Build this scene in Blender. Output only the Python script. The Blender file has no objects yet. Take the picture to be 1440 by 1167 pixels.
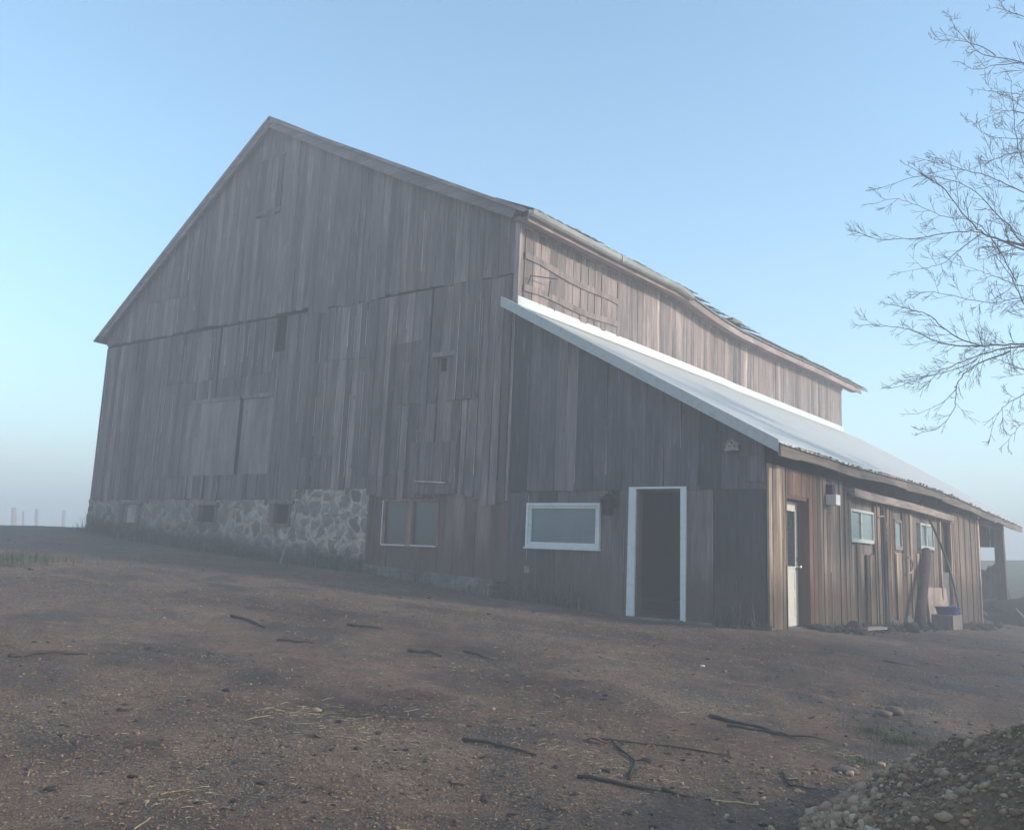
import bpy, math, random
import numpy as np
from mathutils import Vector, Matrix
random.seed(7); rng = np.random.default_rng(11)
D = bpy.data; scene = bpy.context.scene; COL = scene.collection
R = math.radians

# ------------------------------------------------------------------ camera (fitted to the photograph)
CM = np.array([[0.8037453578363374, 0.5937207899633361, 0.038587864955838345],
               [-0.07653569151512934, 0.16749144061190424, -0.9828982171344345],
               [-0.5900302430222022, 0.7870465303189266, 0.18006129909589144]])
FPX, PX, PY = 1300.15, 739.29, 538.14
CP = np.array([10.6357, -13.80605, 0.99])
def ray(x, y): return CM.T @ np.array([(x-PX)/FPX, (y-PY)/FPX, 1.0])
def front(x, y, Y=0.0): w = ray(x, y); return CP + w*(Y-CP[1])/w[1]
def side(x, y, X): w = ray(x, y); return CP + w*(X-CP[0])/w[0]
def dist(x, y, d): w = ray(x, y); return CP + w*d
cam = D.objects.new('camera', D.cameras.new('camera')); COL.objects.link(cam)
m = Matrix(((CM[0][0], -CM[1][0], -CM[2][0], CP[0]), (CM[0][1], -CM[1][1], -CM[2][1], CP[1]),
            (CM[0][2], -CM[1][2], -CM[2][2], CP[2]), (0, 0, 0, 1)))
cam.matrix_world = m
cam.data.sensor_width = 36; cam.data.lens = 36*FPX/1440
cam.data.shift_x = -(PX-720)/1440; cam.data.shift_y = (PY-583.5)/1440
cam.data.clip_start = 0.05; cam.data.clip_end = 3000
scene.camera = cam

# ------------------------------------------------------------------ noise and ground height
def hash2(ix, iy, s=0):
    v = np.sin(ix*127.1 + iy*311.7 + s*74.7)*43758.5453
    return v - np.floor(v)
def vnoise(x, y, s=0):
    x = np.asarray(x, float); y = np.asarray(y, float)
    ix = np.floor(x); iy = np.floor(y); fx = x-ix; fy = y-iy
    fx = fx*fx*(3-2*fx); fy = fy*fy*(3-2*fy)
    a = hash2(ix, iy, s); b = hash2(ix+1, iy, s); c = hash2(ix, iy+1, s); d = hash2(ix+1, iy+1, s)
    return (a*(1-fx)+b*fx)*(1-fy) + (c*(1-fx)+d*fx)*fy
def fbm(x, y, n=4, s=0):
    t = 0; a = .5
    for i in range(n): t = t + a*(vnoise(x, y, s+i)-.5); x = np.asarray(x)*2.03+5.1; y = np.asarray(y)*2.03-3.7; a *= .5
    return t
CT = [(-14.92,0,1.17),(-12.07,0,.9),(-8.96,0,.72),(-6.29,0,.57),(-3.55,0,.43),(-1.95,0,.31),(-.33,0,.16),(.81,0,.12),(2.15,0,.03),
      (3.6,0,-.03),(5.05,0,-.02),(5.04,1.85,-.07),(5.04,4.1,-.15),(5.04,9.3,-.32),(5.04,14.6,-.5),(5.0,20,-.3),
      (10.6,-13.8,-.53),(0,-13.8,.1),(-12,-14,.72),(-30,-10,.93),(-35,10,.97),(-60,0,.96),(-60,-40,.9),(16,-12,-.8),(14,0,-.5),
      (20,10,-.6),(10,15,-.55),(12,30,.0),(30,30,.2),(-18,6,1.02),(-24,3,.98),(8,-20,-.55),(-10,-40,.3),(30,-30,-1.0),(9,-7,-.42),(10,-3,-.42),(5,-6,-.12),(0,-6,.22),(-14,-5,.88),
      (-8,30,.8),(-40,40,.96)]
CT = np.array(CT)
def tpsk(r2): return np.where(r2 > 1e-9, .5*r2*np.log(np.maximum(r2, 1e-9)), 0)
n_ = len(CT)
K = tpsk(((CT[:,None,:2]-CT[None,:,:2])**2).sum(-1)) + np.eye(n_)*.05
Pm = np.c_[np.ones(n_), CT[:,:2]]
W_ = np.linalg.solve(np.block([[K, Pm],[Pm.T, np.zeros((3,3))]]), np.r_[CT[:,2], 0,0,0])
def gz(x, y, detail=True):
    x = np.atleast_1d(np.asarray(x, float)); y = np.atleast_1d(np.asarray(y, float))
    sh = x.shape; xf = x.ravel(); yf = y.ravel(); out = np.empty(len(xf))
    for i in range(0, len(xf), 20000):
        a = xf[i:i+20000]; b = yf[i:i+20000]
        k = tpsk((a[:,None]-CT[None,:,0])**2 + (b[:,None]-CT[None,:,1])**2)
        out[i:i+20000] = k@W_[:n_] + W_[n_] + a*W_[n_+1] + b*W_[n_+2]
    r = np.hypot(xf+5, yf)
    t = np.clip((r-38)/25, 0, 1); t = t*t*(3-2*t)
    ang = np.clip((xf+20)/30, 0, 1)
    far = .93*(1-ang) + ang*np.where(yf > 0, 2.25, -.9)
    hy = np.clip((yf-28)/30, 0, 1)
    far = np.where(ang > 0, .93*(1-ang)+ang*((-.3)+2.6*hy), far)
    out = out*(1-t) + far*t
    if detail:
        d = np.hypot(xf-CP[0], yf-CP[1])
        nearwall = np.where((xf > -15.2) & (xf < 5.3) & (yf > -.6) & (yf < 15), .25, 1)
        out = out + (fbm(xf*.5, yf*.5, 3, 1)*.10 + fbm(xf*2.2, yf*2.2, 4, 5)*.045 + fbm(xf*9, yf*9, 3, 9)*.016)*nearwall*np.clip(1.3-d/60, .3, 1)
        # tyre ruts running past the barn front
        for off in (-4.6, -6.3):
            q = yf - (off + .12*(xf+5) + .6*np.sin(xf*.16))
            out = out - .055*np.exp(-(q/.22)**2)*(.5+vnoise(xf*.7, yf*.7, 33))
    return out.reshape(sh)
def g1(x, y): return float(gz(x, y)[0])
def ground(px, py):
    w = ray(px, py); t = 3.0
    for _ in range(60):
        p = CP + w*t; e = p[2]-g1(p[0], p[1]); t += e/max(.05, -w[2])*.6
        t = min(max(t, 1), 200)
    return CP + w*t

# ------------------------------------------------------------------ mesh builder
class MB:
    def __init__(s): s.v = []; s.f = []; s.t = []
    def add(s, vs, fs, tone=None):
        o = len(s.v); s.v += [tuple(map(float, q)) for q in vs]; s.f += [tuple(o+i for i in q) for q in fs]
        if tone is None: tone = random.random()
        s.t += [tone]*len(fs)
    def hexa(s, b, t, tone=None):   # bottom 4 points and top 4 points, counter-clockwise seen from outside top
        s.add(list(b)+list(t), [(3,2,1,0),(4,5,6,7),(0,1,5,4),(1,2,6,5),(2,3,7,6),(3,0,4,7)], tone)
    def box(s, x0, y0, z0, x1, y1, z1, tone=None):
        x0, x1 = sorted((x0, x1)); y0, y1 = sorted((y0, y1)); z0, z1 = sorted((z0, z1))
        s.hexa([(x0,y0,z0),(x1,y0,z0),(x1,y1,z0),(x0,y1,z0)], [(x0,y0,z1),(x1,y0,z1),(x1,y1,z1),(x0,y1,z1)], tone)
    def beam(s, a, b, w, h, up=(0,0,1), tone=None):
        a = Vector(a); b = Vector(b); d = (b-a).normalized(); u = Vector(up)
        sx = d.cross(u); sx = sx.normalized() if sx.length > 1e-4 else Vector((1,0,0))
        u = sx.cross(d).normalized()
        c = [sx*(-w/2)+u*(-h/2), sx*(w/2)+u*(-h/2), sx*(w/2)+u*(h/2), sx*(-w/2)+u*(h/2)]
        s.add([a+q for q in c]+[b+q for q in c], [(0,1,2,3),(7,6,5,4),(1,0,4,5),(2,1,5,6),(3,2,6,7),(0,3,7,4)], tone)
    def tube(s, pts, rad, n=6, tone=None, cap=True, sq=None):
        pts = [Vector(p) for p in pts]
        if not hasattr(rad, '__len__'): rad = [rad]*len(pts)
        o = []; ref = Vector((0,0,1))
        for i, p in enumerate(pts):
            d = (pts[min(i+1,len(pts)-1)]-pts[max(i-1,0)])
            d = d.normalized() if d.length > 1e-6 else Vector((0,0,1))
            if abs(d.dot(ref)) > .95: ref = Vector((1,0,0)) if abs(d.x) < .8 else Vector((0,1,0))
            a = d.cross(ref).normalized(); b = d.cross(a)
            for k in range(n):
                t = 2*math.pi*k/n; o.append(p + (a*math.cos(t)+b*math.sin(t))*rad[i])
        fs = []
        for i in range(len(pts)-1):
            for k in range(n):
                k2 = (k+1) % n; fs.append((i*n+k, i*n+k2, (i+1)*n+k2, (i+1)*n+k))
        if cap: fs.append(tuple(range(n-1,-1,-1))); fs.append(tuple((len(pts)-1)*n+k for k in range(n)))
        s.add(o, fs, tone)
    def build(s, name, mat, parent=None, smooth=False):
        return mesh_obj(name, s.v, s.f, s.t, mat, parent, smooth)
def mesh_obj(name, v, f, tones, mat, parent=None, smooth=False, col=None):
    me = D.meshes.new(name)
    if isinstance(v, np.ndarray):
        nv = len(v); nf, k = f.shape
        me.vertices.add(nv); me.vertices.foreach_set('co', v.astype(np.float32).ravel())
        me.loops.add(nf*k); me.loops.foreach_set('vertex_index', f.astype(np.int32).ravel())
        me.polygons.add(nf); me.polygons.foreach_set('loop_start', np.arange(0, nf*k, k, dtype=np.int32))
        me.update(calc_edges=True)
    else:
        me.from_pydata(v, [], f)
    if tones is not None:
        dom = 'FACE' if len(tones) == len(me.polygons) else 'POINT'
        a = me.attributes.new('tone', 'FLOAT', dom); a.data.foreach_set('value', np.asarray(tones, np.float32))
    if col is not None:
        a = me.attributes.new('mask', 'FLOAT', 'POINT'); a.data.foreach_set('value', np.asarray(col, np.float32))
    if smooth: me.polygons.foreach_set('use_smooth', [True]*len(me.polygons))
    me.materials.append(mat); me.validate()
    ob = D.objects.new(name, me); COL.objects.link(ob)
    if parent: ob.parent = parent
    return ob
def tag(o, label=None, cat=None, group=None, kind=None):
    if label: o['label'] = label
    if cat: o['category'] = cat
    if group: o['group'] = group
    if kind: o['kind'] = kind
    return o
def empty(name, loc=(0,0,0)):
    o = D.objects.new(name, None); COL.objects.link(o); o.empty_display_size = .2
    o.location = loc
    return o
def base(o, loc):   # put an Empty at the thing's base, leave its children where they are
    o.location = loc
    for c in o.children: c.matrix_parent_inverse = Matrix.Translation(-Vector(loc))
    return o

# ------------------------------------------------------------------ materials
class NT:
    def __init__(s, name):
        s.m = D.materials.new(name); s.m.use_nodes = True; s.t = s.m.node_tree; s.t.nodes.clear()
        s.out = s.n('ShaderNodeOutputMaterial'); s.b = s.n('ShaderNodeBsdfPrincipled')
        s.l(s.b.outputs[0], s.out.inputs[0])
    def n(s, k, **kw):
        q = s.t.nodes.new(k)
        for a, b in kw.items(): setattr(q, a, b)
        return q
    def l(s, a, b): s.t.links.new(a, b)
    def val(s, sock, v):
        if hasattr(v, 'is_linked') or hasattr(v, 'links'): s.l(v, sock)
        else: sock.default_value = v
    def noise(s, vec, scale, detail=4, rough=.6, dist=0, out='Fac'):
        q = s.n('ShaderNodeTexNoise'); s.l(vec, q.inputs['Vector'])
        q.inputs['Scale'].default_value = scale; q.inputs['Detail'].default_value = detail
        q.inputs['Roughness'].default_value = rough; q.inputs['Distortion'].default_value = dist
        return q.outputs[out]
    def vor(s, vec, scale, out='Distance', feature='F1', rnd=1):
        q = s.n('ShaderNodeTexVoronoi', feature=feature); s.l(vec, q.inputs['Vector'])
        q.inputs['Scale'].default_value = scale; q.inputs['Randomness'].default_value = rnd
        return q.outputs[out]
    def ramp(s, fac, stops, interp='LINEAR'):
        q = s.n('ShaderNodeValToRGB'); s.l(fac, q.inputs[0]); e = q.color_ramp.elements; q.color_ramp.interpolation = interp
        while len(e) < len(stops): e.new(.5)
        for i, (p, c) in enumerate(stops):
            e[i].position = p
            e[i].color = (c, c, c, 1) if not hasattr(c, '__len__') else (*c, 1)
        return q.outputs[0]
    def mix(s, fac, a, b, blend='MIX'):
        q = s.n('ShaderNodeMix', data_type='RGBA', blend_type=blend)
        s.val(q.inputs[0], fac)
        for sock, v in ((q.inputs[6], a), (q.inputs[7], b)):
            if isinstance(v, tuple): sock.default_value = (*v, 1)
            else: s.l(v, sock)
        return q.outputs[2]
    def math(s, op, a, b=0, c=0, clamp=False):
        q = s.n('ShaderNodeMath', operation=op, use_clamp=clamp)
        for i, v in enumerate((a, b, c)):
            if isinstance(v, (int, float)): q.inputs[i].default_value = v
            else: s.l(v, q.inputs[i])
        return q.outputs[0]
    def mapping(s, vec, scale=(1,1,1), loc=None):
        q = s.n('ShaderNodeVectorMath', operation='MULTIPLY'); s.l(vec, q.inputs[0]); q.inputs[1].default_value = scale
        return q.outputs[0]
    def obj(s): return s.n('ShaderNodeTexCoord').outputs['Object']
    def attr(s, name='tone'): return s.n('ShaderNodeAttribute', attribute_name=name).outputs['Fac']
    def bump(s, h, strength=.5, distance=.01, normal=None):
        q = s.n('ShaderNodeBump'); s.l(h, q.inputs['Height'])
        q.inputs['Strength'].default_value = strength; q.inputs['Distance'].default_value = distance
        if normal is not None: s.l(normal, q.inputs['Normal'])
        return q.outputs[0]
    def fin(s, color=None, rough=None, normal=None, metallic=None, spec=None):
        if color is not None: s.val(s.b.inputs['Base Color'], (*color, 1) if isinstance(color, tuple) else color)
        if rough is not None: s.val(s.b.inputs['Roughness'], rough)
        if normal is not None: s.l(normal, s.b.inputs['Normal'])
        if metallic is not None: s.val(s.b.inputs['Metallic'], metallic)
        if spec is not None: s.val(s.b.inputs['Specular IOR Level'], spec)
        return s.m

def wood(name, stops, light=(.42,.38,.33), stain=None, grain=.55, streak=.5, horizontal=None):
    """Weathered boards: each board's tone picks a colour, grain runs along its length, with knots and pale cracks."""
    t = NT(name); o = t.obj(); a = t.attr()
    off = t.n('ShaderNodeCombineXYZ'); t.l(t.math('MULTIPLY', a, 53.0), off.inputs[2]); t.l(t.math('MULTIPLY', a, 31.0), off.inputs[0])
    ad = t.n('ShaderNodeVectorMath', operation='ADD'); t.l(o, ad.inputs[0]); t.l(off.outputs[0], ad.inputs[1])
    v = ad.outputs[0]
    sc = {'x': (.05,1,1), 'y': (1,.05,1), None: (1,1,.045)}[horizontal]
    g1_ = t.noise(t.mapping(v, tuple(q*46 for q in sc)), 1, 5, .65, .3)
    g2_ = t.noise(t.mapping(v, tuple(q*13 for q in sc)), 1, 3, .55, .4)
    sc3 = {'x': (.25,1,1), 'y': (1,.25,1), None: (1,1,.25)}[horizontal]
    g3_ = t.noise(t.mapping(v, tuple(q*2.2 for q in sc3)), 1, 4, .6, .5)
    g4_ = t.noise(o, .55, 3, .55)
    col = t.ramp(a, stops)
    dark = t.ramp(g1_, [(.28, .35), (.48, .95), (.72, 1.45)])
    col = t.mix(grain, col, t.mix(1, col, dark, 'MULTIPLY'))
    med = t.ramp(g2_, [(.28, .45), (.5, 1.0), (.72, 1.5)])
    col = t.mix(streak, col, t.mix(1, col, med, 'MULTIPLY'))
    col = t.mix(1, col, t.ramp(g3_, [(.28, .6), (.5, 1.0), (.72, 1.35)]), 'MULTIPLY')
    col = t.mix(1, col, t.ramp(g4_, [(.3, (.86,.9,.95)), (.7, (1.14,1.08,1.04))]), 'MULTIPLY')
    # silvery worn streaks
    st = t.ramp(t.noise(t.mapping(v, tuple(q*(24 if q == 1 or q == .25 else 24) for q in sc)), 1.0, 2, .5, .8), [(.63, 0.0), (.75, .75)])
    col = t.mix(t.math('MULTIPLY', st, t.ramp(g3_, [(.4, .0), (.6, .8)])), col, light)
    kn = t.vor(t.mapping(v, (3.2,3.2,1.1) if horizontal is None else (1.6,1.6,3.2)), 1.0)
    col = t.mix(t.ramp(kn, [(.03, .8), (.075, 0.0)]), col, (.035,.028,.024))
    if stain:   # splashed mud low on the boards, its height broken up by noise
        sep = t.n('ShaderNodeSeparateXYZ'); t.l(o, sep.inputs[0])
        lim = t.math('ADD', sep.outputs[0], 0); z = sep.outputs[2]
        gl = t.math('ADD', t.math('MULTIPLY', lim, -.062), .25)
        h = t.math('SUBTRACT', z, gl); h = t.math('ADD', h, t.math('MULTIPLY', t.noise(t.mapping(o, (3,3,1.5)), 1, 4), -.9))
        col = t.mix(t.ramp(h, [(0.0, .8), (.55, 0.0)]), col, stain)
    crack = t.ramp(t.noise(t.mapping(v, tuple(q*70 for q in ({'x': (.012,1,1), 'y': (1,.012,1), None: (1,1,.012)}[horizontal]))), 1, 2, .5, .2), [(.27, 0.0), (.33, 1.0)])
    col = t.mix(1, col, t.ramp(crack, [(0, .35), (1, 1.0)]), 'MULTIPLY')
    col = t.mix(1, col, (1.42,1.08,1.04), 'MULTIPLY')
    hgt = t.math('ADD', t.math('MULTIPLY', g1_, .6), t.math('ADD', g2_, t.math('MULTIPLY', crack, .5)))
    rough = t.ramp(g2_, [(.3, .95), (.7, .78)])
    return t.fin(col, rough, t.bump(hgt, .8, .006), spec=.25)

G = {}
G['front'] = wood('weathered_grey_boards', [(0,(.04,.039,.042)),(.2,(.075,.072,.076)),(.4,(.12,.115,.115)),(.55,(.085,.08,.08)),(.7,(.13,.122,.118)),(.88,(.18,.17,.162)),(.95,(.22,.205,.19)),(1,(.55,.5,.44))], stain=(.085,.06,.05))
G['panel'] = wood('smooth_door_boards', [(0,(.13,.13,.125)),(.5,(.16,.158,.15)),(1,(.19,.185,.18))], grain=.25, streak=.2)
G['shed'] = wood('shed_grey_boards', [(0,(.03,.031,.036)),(.25,(.058,.06,.068)),(.5,(.08,.082,.09)),(.75,(.068,.068,.073)),(.95,(.12,.12,.125)),(1,(.45,.43,.41))], light=(.26,.26,.27), stain=(.06,.048,.042))
G['dark'] = wood('dark_shed_boards', [(0,(.018,.02,.023)),(.4,(.03,.032,.036)),(.8,(.042,.043,.047)),(1,(.3,.3,.3))], light=(.12,.12,.12), stain=(.05,.043,.036), streak=.35)
G['brown'] = wood('brown_boards', [(0,(.06,.045,.04)),(.3,(.105,.08,.068)),(.6,(.135,.108,.094)),(.85,(.16,.14,.125)),(.97,(.2,.17,.145)),(1,(.42,.34,.27))], light=(.33,.3,.27), stain=(.07,.055,.045))
G['side'] = wood('sunlit_side_boards', [(0,(.075,.078,.074)),(.3,(.135,.138,.132)),(.6,(.2,.198,.185)),(.85,(.165,.165,.16)),(1,(.36,.35,.31))], light=(.5,.44,.38), streak=.6)  # paler than the front: fresher wood, and sunlight put into the colour
G['lean'] = wood('lean_to_side_boards', [(0,(.03,.029,.025)),(.15,(.062,.054,.042)),(.35,(.125,.11,.082)),(.5,(.105,.105,.095)),(.7,(.18,.163,.125)),(.88,(.25,.235,.185)),(1,(.5,.45,.34))], light=(.46,.4,.32), stain=(.055,.045,.03), grain=.8, streak=.8)
G['rust'] = wood('reddish_boards', [(0,(.06,.046,.037)),(.5,(.1,.073,.056)),(1,(.15,.108,.083))], light=(.3,.19,.12), stain=(.06,.04,.025))
G['dull'] = wood('dull_grey_cladding', [(0,(.07,.075,.072)),(.5,(.11,.118,.112)),(1,(.16,.165,.155))], light=(.28,.28,.26), streak=.4)
G['trim'] = wood('old_trim_boards', [(0,(.13,.12,.115)),(.5,(.2,.185,.17)),(1,(.3,.28,.25))], light=(.45,.42,.38), horizontal='y')
G['rake'] = wood('rake_boards', [(0,(.09,.09,.095)),(.5,(.14,.138,.14)),(1,(.2,.195,.19))], light=(.4,.38,.35), horizontal='x')
G['eave'] = wood('mossy_eave_board', [(0,(.07,.075,.066)),(.5,(.13,.135,.118)),(1,(.19,.19,.17))], light=(.4,.37,.31), horizontal='y')
G['beamlight'] = wood('pale_batten', [(0,(.14,.145,.13)),(.5,(.2,.205,.19)),(1,(.26,.265,.24))], light=(.5,.47,.42), horizontal='y')
G['back'] = NT('interior_shade_black').fin((.009,.009,.01), .95, spec=.05)  # near-black colour stands in for the shade of unlit interiors
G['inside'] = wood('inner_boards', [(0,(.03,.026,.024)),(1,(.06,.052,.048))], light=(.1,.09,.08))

def paint(name, c, dirt=(.4,.37,.33), amt=.5, rough=.45):
    t = NT(name); o = t.obj()
    n1 = t.noise(o, 9, 6, .7); n2 = t.noise(t.mapping(o, (30,30,3)), 1, 3)
    col = t.mix(t.ramp(n1, [(.5, 0.0), (.75, amt)]), c, dirt)
    col = t.mix(t.ramp(n2, [(.6, 0.0), (.8, amt*.6)]), col, dirt)
    return t.fin(col, rough, t.bump(n1, .2, .004))
G['white'] = paint('white_vinyl', (.68,.66,.64))
G['cream'] = paint('cream_door_paint', (.66,.6,.52), (.3,.25,.2), .4)
G['frame'] = paint('aluminium_window_frame', (.55,.55,.52), (.25,.22,.18), .8)
G['woodframe'] = wood('window_wood', [(0,(.14,.1,.08)),(1,(.24,.17,.13))], light=(.45,.4,.34))
G['lamp'] = NT('black_painted_metal').fin((.008,.008,.009), .6, spec=.2)
G['steel'] = NT('door_knob_metal').fin((.5,.48,.45), .3, metallic=1.0)
G['pipe'] = NT('black_rubber_hose').fin((.012,.013,.015), .5)
G['blue'] = paint('blue_plastic', (.025,.045,.2), (.07,.07,.12), .6)
def pink():
    t = NT('pink_insulation_board'); o = t.obj(); n = t.noise(o, 3, 5, .6)
    return t.fin(t.ramp(n, [(.35, (.2,.15,.12)), (.6, (.4,.27,.23))]), .8, t.bump(n, .3, .01))
G['pink'] = pink()
def glass(name, c, rough=.08):
    t = NT(name); o = t.obj(); n = t.noise(o, 1.6, 3, .5); n2 = t.noise(o, 22, 5, .7)
    col = t.mix(t.ramp(n, [(.35, 0.0), (.7, 1.0)]), c, tuple(q*1.5 for q in c))
    return t.fin(col, t.ramp(n2, [(.3, rough), (.8, rough+.35)]), t.bump(n, .05, .01), spec=.7)
G['glassk'] = NT('black_basement_glass').fin((.012,.012,.014), .5, spec=.1)
G['glass'] = glass('dusty_window_glass', (.075,.1,.108), .04)
G['glassd'] = glass('dark_window_glass', (.022,.027,.03), .05)
G['glassp'] = glass('pale_blind_glass', (.2,.25,.25), .2)
def metalroof():
    t = NT('white_roof_metal'); o = t.obj()
    n1 = t.noise(o, 1.3, 4, .6); n2 = t.noise(t.mapping(o, (1.2,9,1.2)), 1, 4, .6)
    col = t.mix(t.ramp(n1, [(.4, 0.0), (.75, .5)]), (.52,.49,.455), (.44,.415,.385))
    col = t.mix(t.ramp(n2, [(.6, 0.0), (.85, .25)]), col, (.42,.4,.38))
    sp = t.vor(o, 9.0); col = t.mix(t.ramp(sp, [(.04, .85), (.075, 0.0)]), col, (.09,.08,.06))
    # rows of screws
    sep = t.n('ShaderNodeSeparateXYZ'); t.l(o, sep.inputs[0])
    fx = t.math('ABSOLUTE', t.math('SUBTRACT', t.math('FRACT', t.math('MULTIPLY', sep.outputs[0], 1.35)), .5))
    fy = t.math('ABSOLUTE', t.math('SUBTRACT', t.math('FRACT', t.math('MULTIPLY', sep.outputs[1], 1.3)), .5))
    k = t.math('MULTIPLY', t.math('LESS_THAN', fx, .02), t.math('LESS_THAN', fy, .05))
    return t.fin(col, .5, t.bump(n2, .1, .004), spec=.5)
G['roofw'] = metalroof()
G['verge'] = paint('weathered_verge_metal', (.44,.42,.4), (.25,.22,.19), .7, .5)
G['flash'] = paint('white_flashing', (.62,.6,.57), (.5,.47,.42), .35, .4)
def oldroof():
    t = NT('old_steel_roof'); o = t.obj(); n = t.noise(t.mapping(o, (1,6,1)), 1, 5, .65); n1 = t.noise(o, 2, 4)
    col = t.mix(t.ramp(n, [(.4, 0.0), (.65, 1.0)]), (.13,.13,.135), (.13,.085,.065))
    col = t.mix(t.ramp(n1, [(.5, 0.0), (.8, .6)]), col, (.24,.24,.24))
    return t.fin(col, .6, t.bump(n, .3, .01), metallic=.3)
G['roofo'] = oldroof()
def gut():
    t = NT('galvanised_gutter'); o = t.obj(); n = t.noise(t.mapping(o, (5,1.2,5)), 1, 5, .65)
    return t.fin(t.ramp(n, [(.3, (.14,.13,.12)), (.6, (.27,.255,.23))]), .55, t.bump(n, .2, .01), metallic=.25)
G['gutter'] = gut()
def stone():
    t = NT('fieldstone_masonry'); o = t.obj(); a = t.attr(); mk = t.attr('mask')
    n1 = t.noise(o, 14, 6, .7); n2 = t.noise(o, 3.0, 3, .6)
    st = t.ramp(a, [(0,(.1,.088,.085)),(.2,(.24,.18,.15)),(.4,(.32,.235,.2)),(.55,(.17,.145,.135)),(.7,(.36,.23,.185)),(.85,(.24,.2,.18)),(1,(.42,.34,.29))])
    st = t.mix(1, st, t.ramp(n1, [(.3, .6), (.7, 1.35)]), 'MULTIPLY')
    mo = t.mix(t.ramp(n1, [(.35, 0.0), (.65, 1.0)]), (.32,.25,.205), (.6,.47,.38))
    col = t.mix(t.ramp(mk, [(.3, 1.0), (.5, 0.0)]), st, mo)
    col = t.mix(t.ramp(n2, [(.5, 0.0), (.75, .45)]), col, (.075,.07,.06))
    sep = t.n('ShaderNodeSeparateXYZ'); t.l(o, sep.inputs[0])
    fx = t.math('MULTIPLY', t.math('ADD', sep.outputs[0], 7.0), -.3)   # masonry darker towards the left end
    fx = t.math('ADD', fx, t.math('MULTIPLY', t.noise(o, 1.3, 3), .8))
    col = t.mix(t.ramp(fx, [(.4, 0.0), (1.1, .45)]), col, (.1,.09,.08))
    gl = t.math('ADD', t.math('MULTIPLY', sep.outputs[0], -.06), .2)
    h = t.math('SUBTRACT', t.math('SUBTRACT', sep.outputs[2], gl), t.math('MULTIPLY', t.noise(o, 4, 4), .45))
    col = t.mix(t.ramp(h, [(.0, .85), (.28, 0.0)]), col, (.05,.038,.032))
    return t.fin(col, .92, t.bump(n1, .8, .012), spec=.2)
G['stone'] = stone()
def conc():
    t = NT('stained_concrete'); o = t.obj(); n1 = t.noise(o, 5, 6, .65); n2 = t.noise(t.mapping(o, (1.5,1.5,5)), 1, 4)
    col = t.mix(t.ramp(n1, [(.35, 0.0), (.65, 1.0)]), (.105,.095,.092), (.2,.18,.165))
    col = t.mix(t.ramp(n2, [(.45, 0.0), (.65, .7)]), col, (.065,.05,.044))
    return t.fin(col, .9, t.bump(n1, .5, .01), spec=.2)
G['conc'] = conc()

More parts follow.
